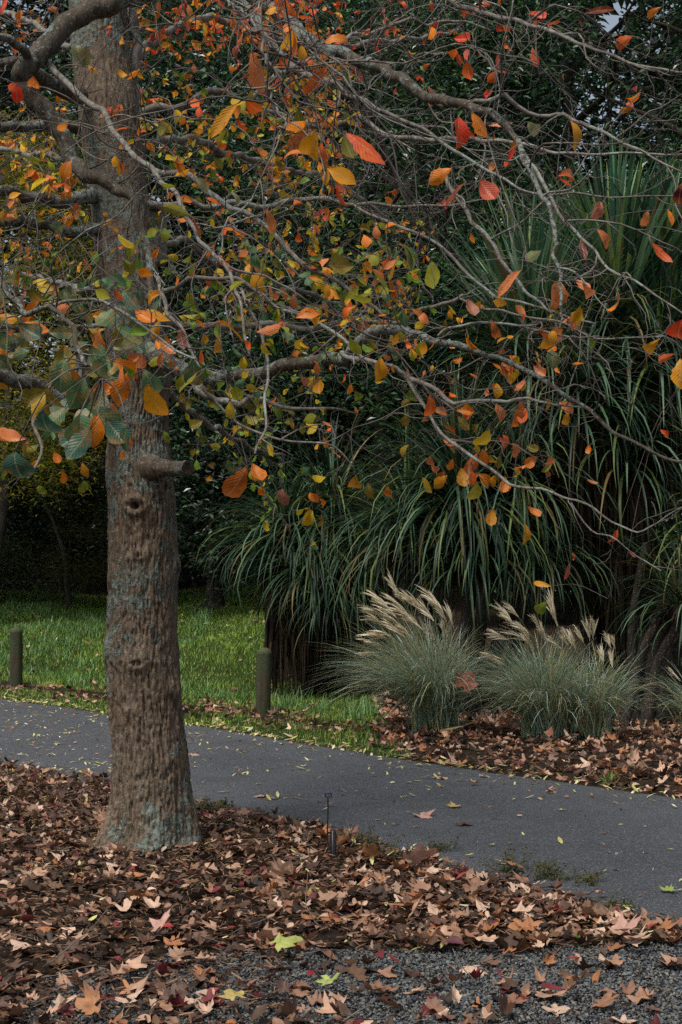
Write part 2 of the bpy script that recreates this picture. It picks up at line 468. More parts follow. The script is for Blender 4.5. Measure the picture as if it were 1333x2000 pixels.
def scatter(mb, var, pos, s, yaw, tilt, roll, cols, extra_uv=True):
    """adds one copy of a leaf variant per row"""
    for k in range(len(var)):
        pass
def rotmats(yaw, pitch, roll):
    cy, sy, cp, sp, cr, sr = np.cos(yaw), np.sin(yaw), np.cos(pitch), np.sin(pitch), np.cos(roll), np.sin(roll)
    z = 0 * cy; o = z + 1
    Rz = np.stack([cy, -sy, z, sy, cy, z, z, z, o], -1).reshape(-1, 3, 3)
    Rx = np.stack([o, z, z, z, cp, -sp, z, sp, cp], -1).reshape(-1, 3, 3)
    Ry = np.stack([cr, z, sr, z, o, z, -sr, z, cr], -1).reshape(-1, 3, 3)
    return Rz @ Rx @ Ry
def copies(mb, base, pos, scale, Rm, cols):
    """base = (verts, quads, tris, uv); copies it n times by numpy"""
    V, q, t, uv = base
    n = len(pos)
    if n == 0: return
    P = np.einsum('nij,vj->nvi', Rm, V) * np.asarray(scale).reshape(-1, 1, 1) + pos[:, None]
    off = (np.arange(n) * len(V))[:, None, None]
    mb.add(P.reshape(-1, 3), (q[None] + off).reshape(-1, 4) if q is not None and len(q) else None,
           (t[None] + off).reshape(-1, 3) if t is not None and len(t) else None,
           np.repeat(cols, len(V), 0), np.tile(uv, (n, 1)))

# ------------------------------------------------------------------ the big tree: trunk
Tr = [  # y, left, right in photo pixels at the trunk's distance
 (1700, 165, 415), (1655, 186, 396), (1625, 200, 388), (1590, 209, 383), (1540, 217, 374), (1480, 221, 369), (1400, 215, 358), (1330, 210, 353), (1270, 207, 350),
 (1200, 211, 346), (1100, 213, 348), (1000, 213, 345), (930, 207, 338), (850, 212, 332), (770, 222, 331), (700, 212, 328), (600, 198, 318), (500, 186, 305),
 (400, 177, 291), (300, 163, 280), (200, 150, 270), (100, 140, 256), (0, 134, 248), (-150, 128, 232), (-350, 125, 212), (-600, 128, 190), (-900, 132, 170)]
TA = []
for y, l, r_ in Tr:
    p = at((l + r_) / 2, y, 7.0); TA.append([p[0], 7.0 + .0 * y, p[2], (r_ - l) / 2 * 7.0 / F])
TA = np.array(TA)[::1]
nz, na = 880, 200
S = spline(TA, nz)
th = np.linspace(0, 2 * math.pi, na, endpoint=False)
tree = thing('autumn_tree', 'big lichen-covered tree with orange and green leaves in the leaf bed', 'tree', (TX, TY, TREE[2]))
TL = np.array([TX, TY, TREE[2]])
def trunk_mesh():
    A, Zc = np.meshgrid(th, S[:, 2])
    cx, cy, rad = S[:, 0][:, None], S[:, 1][:, None], S[:, 3][:, None]
    ca, sa = np.cos(A), np.sin(A)
    # lumps, vertical ridges and fissures
    r = rad * (1 + .05 * noise(np.stack([ca * 1.3, sa * 1.3, Zc * 1.4], -1)) + .04 * noise(np.stack([ca * 3, sa * 3, Zc * 3.5], -1)))
    warp = noise(np.stack([ca * 3, sa * 3, Zc * 5], -1))
    rid = np.abs(noise(np.stack([ca * 11 + warp * .6, sa * 11 + warp * .6, Zc * 5.5], -1)))
    rid2 = np.abs(noise(np.stack([ca * 22 + 9, sa * 22 + warp, Zc * 12], -1)))
    fin = noise(np.stack([ca * 40, sa * 40, Zc * 60], -1))
    low = sstep(3.4, 1.6, Zc)
    amp = .35 + .65 * low
    r = r + amp * (-.015 * np.exp(-(rid / .085) ** 2) - .008 * np.exp(-(rid2 / .10) ** 2)) + .0034 * fin + .004 * noise(np.stack([ca * 9, sa * 9, Zc * 22], -1))
    # root flare
    k = sstep(.42, .0, Zc)
    r = r + k ** 2 * .026 * (np.cos(A * 5 + .8) + .6 * np.cos(A * 3 + 2.2))
    def bumpat(px, py, w, h, amp_, hole=0., ring=0.):
        nonlocal r
        yy = py; Zp = at(px, py, 6.83)[2]
        i = np.argmin(abs(S[:, 2] - Zp)); xc = S[i, 0]; rr = S[i, 3]
        s = np.clip((at(px, py, 6.83)[0] - xc) / rr, -.98, .98)
        a0 = -math.acos(s)          # faces the camera (sin < 0)
        da = np.angle(np.exp(1j * (A - a0))) * rr; dz = Zc - Zp
        q = np.sqrt((da / w) ** 2 + (dz / h) ** 2)
        r = r + amp_ * np.exp(-q ** 2) + ring * np.exp(-((q - .8) / .25) ** 2) - hole * np.exp(-(q / .32) ** 4)
    bumpat(265, 988, .06, .05, .012, hole=.06, ring=.012)
    bumpat(265, 988, .13, .11, .012)
    bumpat(305, 915, .09, .12, .03)
    bumpat(270, 1085, .06, .035, .014, hole=.008)
    bumpat(345, 1105, .05, .06, .022); bumpat(212, 1130, .03, .05, .014)
    bumpat(268, 1296, .09, .045, .022, hole=.018); bumpat(208, 1275, .05, .08, .02)
    bumpat(337, 1345, .05, .05, .02, hole=.012); bumpat(255, 1390, .05, .05, .01)
    bumpat(330, 720, .07, .08, .03); bumpat(240, 190, .1, .12, .02); bumpat(200, 760, .1, .09, .02)
    V = np.stack([cx + r * ca, cy + r * sa, Zc + 0 * r], -1)
    i = np.arange(nz - 1)[:, None] * na; j = np.arange(na)[None]; j2 = (j + 1) % na
    q = np.stack([i + j, i + na + j, i + na + j2, i + j2], -1).reshape(-1, 4)
    mb = MB(); mb.add(V.reshape(-1, 3), q); return mb
tm = trunk_mesh()
rebase(tm, TL).build('trunk', M_bark, tree)

# cut stub with its sawn face
mb = MB()
P = spline([at(285, 912, 6.90), at(322, 914, 6.74), at(352, 915, 6.68), at(368, 914, 6.64)], 12)
rr = np.array([.080, .068, .056, .046, .040, .037, .036, .037, .036, .035, .037, .036])
tube(mb, P, rr, 22)
mb.v[0] = mb.v[0] + .007 * fbm(mb.v[0] * 30, 3)[:, None]
stub = rebase(mb, TL).build('branch_stub', M_stub, tree)
mf = noisy('sawn_wood', (.018, .014, .010), (.09, .07, .05), 45, .95, .01)
d = unit(P[-1] - P[-2]); s1 = unit(np.cross(d, [0, 0, 1])); s2 = np.cross(s1, d)
mb = MB(); a = np.linspace(0, 2 * math.pi, 18, endpoint=False)
rim = P[-1] - TL + d * .0025 + .0365 * (np.cos(a)[:, None] * s1 + np.sin(a)[:, None] * s2)
mid = P[-1] - TL + d * .004 + .020 * (np.cos(a)[:, None] * s1 + np.sin(a)[:, None] * s2)
ctr = P[-1] - TL - d * .004
V = np.concatenate([rim, mid, [ctr]])
j = np.arange(18); j2 = (j + 1) % 18
mb.add(V, np.stack([j, j2, 18 + j2, 18 + j], -1), np.stack([18 + j, 18 + j2, np.full(18, 36)], -1))
mb.build('sawn_face', mf, stub)

# ------------------------------------------------------------------ the big tree: limbs traced, side branches and twigs grown
# (x, y, distance, radius in photo px)
LIMBS = [
 ('limb', [(200,-190,6.9,26),(330,-90,6.5,24),(300,-25,6.3,21),(240,2,6.2,20),(175,20,6.1,20),(110,65,6.0,21),(58,125,5.9,20),(46,160,5.9,19),(75,200,5.9,18),(115,250,5.9,17),(140,300,5.9,17),(165,340,5.85,15),(220,362,5.8,12),(262,388,5.75,9),(272,435,5.7,8),(295,515,5.6,8),(291,592,5.5,5)]),
 ('limb', [(52,120,5.9,10),(35,85,5.8,9),(0,68,5.7,8),(-60,60,5.6,7)]),
 ('branch', [(92,122,6.0,8),(150,180,5.8,8),(200,220,5.6,8),(240,262,5.4,7.5),(290,325,5.2,7),(335,370,5.1,6.5),(365,425,5.0,6),(405,485,4.9,5.5),(445,520,4.8,5),(470,560,4.7,4.5),(472,620,4.6,4),(480,700,4.5,3.5)]),
 ('branch', [(252,250,7.1,14),(262,190,7.05,14),(266,100,7.05,13),(265,0,7.05,12),(262,-200,7.0,9),(270,-420,6.9,5)]),
 ('branch', [(265,215,7.0,12),(320,214,7.0,11),(370,204,7.1,10),(425,180,7.2,9),(480,205,7.2,8.5),(560,230,7.3,8),(640,243,7.3,7.5),(700,228,7.2,7),(760,262,7.1,7),(840,270,7.0,6.5),(920,272,6.9,6),(1010,285,6.7,5),(1120,298,6.5,4),(1250,303,6.3,3),(1370,300,6.1,2)]),
 ('limb', [(245,-330,6.9,22),(380,-140,6.6,18),(490,-15,6.2,15),(560,45,6.0,14),(600,77,5.8,13),(640,97,5.6,12),(720,122,5.4,11.5),(780,157,5.2,11),(870,200,5.0,10),(940,215,4.8,8.5),(985,240,4.7,7),(1010,270,4.6,6),(1030,320,4.5,5.5),(1060,380,4.4,5),(1076,440,4.3,4.5),(1084,500,4.2,4),(1098,570,4.1,3.5),(1093,640,4.0,2)]),
 ('branch', [(905,207,4.9,6),(950,202,4.8,6),(990,190,4.7,6),(1038,220,4.7,5.5),(1100,222,4.6,5),(1150,248,4.5,4.5),(1220,280,4.4,4),(1290,312,4.3,3),(1380,345,4.2,2)]),
 ('branch', [(430,-60,6.7,11),(500,30,6.6,10),(545,95,6.5,9),(590,140,6.4,8.5),(640,160,6.3,7.5),(680,185,6.2,7),(730,212,6.1,6),(800,240,6.0,5),(890,300,5.9,4.5),(980,345,5.8,4),(1060,380,5.7,3),(1160,378,5.6,2.5),(1330,385,5.5,1.5)]),
 ('branch', [(1015,282,4.6,5),(1060,350,4.5,5),(1105,430,4.4,4.5),(1150,480,4.3,4),(1200,520,4.2,3.5),(1260,560,4.1,3),(1350,615,4.0,2)]),
 ('limb', [(160,185,6.85,18),(120,172,6.6,16),(85,150,6.4,14),(30,120,6.2,12),(-60,110,6.0,10)]),
 ('limb', [(165,250,7.0,12),(100,248,6.9,11),(40,246,6.8,10),(0,244,6.7,9),(-80,235,6.6,8)]),
 ('limb', [(190,380,6.95,15),(150,388,6.8,14),(100,393,6.7,13),(50,383,6.6,12),(0,376,6.5,11),(-90,370,6.4,9)]),
 ('limb', [(200,450,6.95,13),(150,450,6.8,12),(90,442,6.7,11),(30,432,6.6,10),(-80,425,6.5,8)]),
 ('limb', [(230,745,6.95,20),(190,775,6.8,18),(150,788,6.7,17),(105,772,6.6,16),(55,750,6.5,15),(0,735,6.4,14),(-90,725,6.2,12)]),
 ('limb', [(280,680,6.9,22),(320,705,6.7,19),(370,730,6.6,16),(420,737,6.5,14),(480,730,6.4,13),(560,716,6.3,13),(640,708,6.2,13),(680,698,6.1,12.5),(706,668,6.0,12),(738,648,5.9,11),(770,645,5.8,9.5),(816,650,5.7,8),(856,665,5.6,7),(936,685,5.5,6),(986,702,5.5,5.5),(1046,735,5.4,5),(1116,775,5.3,4.5),(1166,820,5.2,4),(1216,855,5.1,3.5),(1291,893,5.0,3),(1380,915,4.9,2)]),
 ('branch', [(305,625,7.1,13),(340,636,7.2,11),(380,640,7.2,9),(450,641,7.3,8.5),(520,634,7.3,8),(600,642,7.3,7),(700,626,7.2,6.5),(760,630,7.1,6),(820,608,7.0,5.5),(870,600,6.9,5),(905,578,6.9,4)]),
 ('branch', [(375,733,6.6,10),(400,765,6.5,9),(430,783,6.5,8.5),(470,790,6.4,8),(500,775,6.4,6),(560,800,6.3,5),(640,795,6.3,4),(700,800,6.3,2)]),
 ('branch', [(672,700,6.1,8),(700,706,6.0,7.5),(746,714,5.9,7),(786,735,5.8,6.5),(846,762,5.7,6),(886,780,5.6,5.5),(976,781,5.5,5),(1016,775,5.5,4),(1066,782,5.4,3),(1150,790,5.3,2)]),
 ('branch', [(786,735,5.8,5),(830,800,5.7,4.5),(870,850,5.6,4.5),(931,900,5.5,4.5),(986,935,5.4,4),(1026,950,5.3,4),(1081,962,5.2,3.5),(1126,980,5.1,3),(1166,1010,5.0,2.8),(1206,1030,5.0,2.5),(1251,1037,4.9,2.3),(1286,1020,4.9,2),(1345,1000,4.8,1.5)]),
 ('branch', [(1116,985,5.15,2.5),(1155,1038,5.1,2.2),(1195,1052,5.0,2),(1240,1085,5.0,1.8),(1288,1116,4.9,1.2)]),
 ('branch', [(330,-260,6.0,7),(400,-110,4.6,5),(447,0,3.6,4),(488,40,3.3,4),(512,90,3.2,4),(528,140,3.15,3.8),(540,200,3.1,3.5),(566,265,3.0,2.5)]),
 ('branch', [(470,560,4.7,4),(490,620,4.6,4),(512,700,4.5,4),(520,780,4.4,3.7),(518,840,4.3,3.2),(498,895,4.2,2.5)]),
 ('limb', [(-120,460,5.2,9),(-30,515,4.9,7),(20,575,4.6,6.5),(50,612,4.4,6),(100,602,4.1,5),(128,622,3.9,5),(148,672,3.8,5),(172,715,3.7,4.5),(200,740,3.7,3)]),
 ('branch', [(100,600,4.1,4.5),(150,592,4.2,4.5),(215,600,4.2,4),(270,635,4.1,4),(320,668,4.1,3.5),(375,700,4.0,2.5)]),
 ('branch', [(295,520,5.6,5),(310,560,5.5,5.5),(325,605,5.4,5.5),(355,650,5.3,5),(385,700,5.2,4.5),(400,760,5.1,4),(460,820,5.1,3.5),(540,860,5.0,3),(640,880,5.0,2.5),(700,915,5.0,1.5)]),
 ('branch', [(300,560,5.9,6),(400,545,5.9,6),(480,560,5.9,6),(560,600,5.9,5.5),(640,640,5.9,5),(720,700,5.8,5),(800,740,5.8,4.5),(880,800,5.7,3.5)]),
 ('branch', [(300,330,6.9,8),(380,350,6.8,8),(440,400,6.7,7.5),(520,440,6.7,7),(600,520,6.6,6),(680,560,6.6,5),(760,620,6.5,4)]),
 ('branch', [(285,400,6.9,9),(350,400,6.9,8),(420,400,6.9,7.5),(520,395,6.9,7),(620,385,6.9,6),(700,400,6.8,5),(820,400,6.8,3.5),(960,390,6.8,2)]),
 ('branch', [(260,120,7.3,10),(330,60,7.8,9),(420,40,8.4,9),(520,70,9.0,8),(640,90,9.6,7),(760,80,10.2,6),(900,60,10.8,4)]),
 ('branch', [(262,290,7.3,9),(350,270,8.0,9),(450,300,8.8,8),(560,330,9.6,7),(660,360,10.4,6),(760,430,11.0,5)]),
 ('branch', [(215,60,7.3,9),(300,-10,8.0,9),(400,-40,8.8,8),(520,-60,9.6,7),(650,-40,10.4,6),(800,0,11.0,4)]),
 ('branch', [(290,470,7.3,8),(370,480,8.0,8),(450,530,8.6,7),(560,560,9.2,6),(680,600,9.8,5),(800,640,10.4,3)]),
 ('branch', [(150,100,7.3,9),(90,60,8.0,8),(20,30,8.8,7),(-80,10,9.5,6)]),
 ('branch', [(175,330,7.3,9),(110,310,8.0,8),(50,300,8.8,7),(-40,290,9.5,6)]),
 ('branch', [(200,560,7.3,9),(140,560,8.0,8),(70,540,8.6,7),(-20,530,9.2,6)]),
 ('branch', [(325,760,7.3,8),(380,810,7.9,7),(430,840,8.4,6),(480,870,8.8,5),(560,890,9.2,3)]),
 ('branch', [(210,640,7.2,9),(150,640,7.0,8),(90,660,6.8,7),(30,640,6.6,6),(-50,620,6.4,5)]),
 ('branch', [(100,780,6.6,6),(70,820,6.5,5),(90,880,6.4,4),(60,930,6.3,3)]),
 ('branch', [(480,205,7.2,7),(540,150,7.4,6),(620,110,7.7,6),(720,60,8.0,5),(840,40,8.2,4),(960,60,8.4,3)]),
 ('branch', [(640,-160,6.2,9),(760,-60,6.0,8),(880,0,5.8,7),(980,40,5.6,6),(1080,60,5.4,5),(1200,110,5.2,4),(1330,140,5.0,3)]),
 ('branch', [(900,580,6.9,3.5),(960,600,6.8,3.5),(1050,620,6.7,3),(1180,660,6.5,2.5),(1300,665,6.4,1.5)]),
 ('branch', [(856,665,5.6,4),(900,640,5.5,4),(990,635,5.4,3.5),(1080,655,5.3,3),(1170,660,5.2,2)]),
 ('branch', [(700,400,6.8,4),(780,440,6.6,4),(860,480,6.5,4),(940,560,6.4,4),(1000,590,6.3,3.5),(1080,610,6.2,3),(1160,640,6.2,2)]),
 ('branch', [(870,330,5.6,6),(905,400,5.5,6),(945,460,5.4,5.5),(985,520,5.3,5),(1030,580,5.2,4),(1075,610,5.1,2.5)]),
]
net_p, net_d, net_r = [], [], []         # nodes of the branch network
def note(P, r, step=1):
    T = np.gradient(P, axis=0); T /= np.linalg.norm(T, axis=1)[:, None] + 1e-9
    net_p.append(P[::step]); net_d.append(T[::step]); net_r.append(np.broadcast_to(r, (len(P),))[::step])
def grow(p, d, L, n, wander, bend, g=0.):
    pts = [np.array(p, float)]; d = unit(d); h = L / n
    for k in range(n):
        d = unit(d + rng.normal(0, wander, 3) + np.array([0, 0, g]) + bend)
        pts.append(pts[-1] + d * h)
    return np.array(pts)
limbs = []
for kind, pts in LIMBS:
    A = np.array([[*at(x, y, Y), r * Y / F] for x, y, Y, r in pts])
    L = np.sum(np.linalg.norm(np.diff(A[:, :3], axis=0), axis=1))
    n = max(14, int(L / .035))
    Q = spline(A, n)
    s = np.arange(n) * .035
    wob = np.stack([noise(np.stack([s * 7.5, s * 0 + k * 9, s * 0 + len(limbs)], -1)) for k in range(3)], -1)
    kk = max(3, int(L / .13)); kn = rng.normal(0, 1, (kk, 3)); kx = np.linspace(0, 1, kk)
    Q[:, :3] += np.stack([np.interp(np.linspace(0, 1, n), kx, kn[:, c_]) for c_ in range(3)], -1) * (.009 if kind == 'branch' else .006)
    Q[:, :3] += wob * np.minimum(.036, .012 + Q[:, 3:4] * 1.6)
    Q[:, 3] *= 1.0 if kind == 'limb' else .78
    Q[:, 3] *= 1 + .14 * noise(np.stack([s * 14, s * 0 + 3, s * 0 + len(limbs)], -1))
    Q[:, 3] = np.maximum(Q[:, 3], .0018)
    limbs.append((kind, Q, L))
    note(Q[:, :3], Q[:, 3], 2)
    mb = MB(); sides = 14 if Q[:, 3].max() > .03 else (9 if Q[:, 3].max() > .012 else 7)
    tube(mb, Q[:, :3], Q[:, 3], sides, cap=True)
    if kind == 'limb':
        v = mb.v[0]; mb.v[0] = v + (.0025 * fbm(v * 30, 3))[:, None]
    rebase(mb, TL).build('branch', M_limb if kind == 'limb' else M_branch, tree)

def twiggy(px, py):   # how thickly twigs fill the view of the crown
    return 1.0 if py < 850 else .35
side, nbr = [], 0
for kind, Q, L in limbs:
    k = int(L / .19)
    for i in range(k):
        s = (i + rng.uniform(.2, .9)) / k
        if s < .12: continue
        j = min(int(s * (len(Q) - 1)), len(Q) - 2)
        p = Q[j, :3]; r0 = Q[j, 3]; t = unit(Q[j + 1, :3] - Q[j, :3])
        x, y = pix(p)
        if not (-250 < x < 1550 and -350 < y < 1000): 
            if rng.random() < .6: continue
        if y > 880 and rng.random() < .5: continue
        if x > 850 and y > 250 and rng.random() < .25: continue
        u = unit(np.cross(t, unit(rng.normal(size=3))))
        d = unit(t * rng.uniform(.5, 1.1) + u * rng.uniform(.6, 1.0) + np.array([.15, -.05, .05]))
        Ls = rng.uniform(.3, 1.05) * (1.15 if r0 > .012 else .8)
        m = max(7, int(Ls / .06))
        P = grow(p, d, Ls, m, .27, np.array([.02, 0, 0]), rng.uniform(-.07, .05))
        if P[:, 2].min() < 1.9 and y < 850: continue
        P = spline(P, int(m * 1.5))
        rs = min(r0 * .75, rng.uniform(.0022, .0050)); rr = np.linspace(rs, .0013, len(P))
        rr *= 1 + .12 * rng.uniform(-1, 1, len(P))
        mb = MB(); tube(mb, P, rr, 6, cap=True)
        rebase(mb, TL).build('branch', M_branch if rng.random() < .45 else M_twig, tree); nbr += 1
        note(P, rr, 2); side.append((P, rr, Ls))
tips = []          # (point, direction, distance) where leaves can hang
twm = MB()
def spawn(P, rr, Ls, depth, kmul=1.):
    k = max(2, int(Ls / .085 * kmul))
    for i in range(k):
        s = (i + rng.uniform(0, 1)) / k
        if s < .08: continue
        j = min(int(s * (len(P) - 1)), len(P) - 2)
        t = unit(P[j + 1] - P[j]); u = unit(np.cross(t, unit(rng.normal(size=3))))
        d = unit(t * rng.uniform(.3, 1.) + u * rng.uniform(.5, 1.1))
        l = rng.uniform(.06, .34) if depth == 0 else rng.uniform(.03, .11)
        m = max(4, int(l / .035)); p = grow(P[j], d, l, m, .32, np.zeros(3), rng.uniform(-.09, .06))
        r0 = min(rr[j] * .8, .0030 if depth == 0 else .002); r = np.linspace(r0, .0008, len(p))
        tube(twm, p, r, 3)
        for q in ([len(p) - 1] + ([m // 2] if l > .15 else [])):
            tips.append((p[q], unit(p[q] - p[q - 1])))
        if depth == 0:
            note(p, r, 2)
            if rng.random() < .55: spawn(p, r, l, 1, .9)
for P, rr, Ls in side: spawn(P, rr, Ls, 0)
for kind, Q, L in limbs:
    if Q[:, 3].max() < .03: spawn(Q[:, :3], Q[:, 3], L, 0, .5)
    else: spawn(Q[:, :3], Q[:, 3] * .3, L, 0, .3)
NP, ND, NR = np.concatenate(net_p), np.concatenate(net_d), np.concatenate(net_r)

# leaf colours
C = {
 'red': lin(224, 62, 32), 'redorange': lin(232, 88, 36), 'orange': lin(234, 130, 26), 'orangered': lin(230, 102, 34), 'pinkorange': lin(226, 132, 78),
 'pinkred': lin(205, 98, 80), 'pink': lin(214, 130, 104), 'pinkbrown': lin(168, 108, 90), 'brownred': lin(118, 48, 38), 'darkred': lin(96, 26, 32),
 'yellow': lin(206, 172, 34), 'yelloworange': lin(224, 154, 28), 'olive': lin(124, 118, 40), 'green': lin(86, 124, 82), 'darkgreen': lin(62, 104, 82),
 'palegreen': lin(140, 158, 110), 'brightgreen': lin(104, 138, 34), 'orangebrown': lin(178, 92, 34), 'yellowgreen': lin(158, 156, 44)}
def region(x, y):
    """chance that a tip at this place keeps a leaf, and the mix of colours there"""
    red = ['red', 'redorange', 'orangered', 'orange', 'pinkred']; org = ['orange', 'yelloworange', 'orangered', 'pinkorange', 'orange', 'yelloworange']
    gr = ['green', 'olive', 'brightgreen', 'yellowgreen', 'brightgreen', 'yellow', 'yellowgreen', 'green']
    if 270 < x < 680 and y < 430:
        return 1.2, (red + org if y < 130 else org + ['redorange', 'yellowgreen', 'olive', 'yellow', 'brightgreen', 'yellowgreen'])
    if x < 270 and y < 250: return .22, org + red
    if x < 270 and y < 480: return .5, org + ['yellow', 'yellowgreen', 'olive']
    if x < 300 and y < 720: return .42, org + gr + gr
    if x < 300: return .3, org + gr
    if 300 < x < 850 and 430 < y < 700: return .55, gr + org[:5]
    if 300 < x < 620 and y >= 700: return .6, gr + ['yellow', 'orange']
    if 600 < x < 1120 and 580 < y < 1020: return .36, org + ['yellow', 'pinkorange', 'olive', 'orangebrown']
    if 660 < x < 1000 and y < 200: return .10, red
    if x >= 660 and y < 580: return .05, red + ['orange', 'orange']
    if y >= 700: return .06, org
    return .06, org + ['pinkorange']

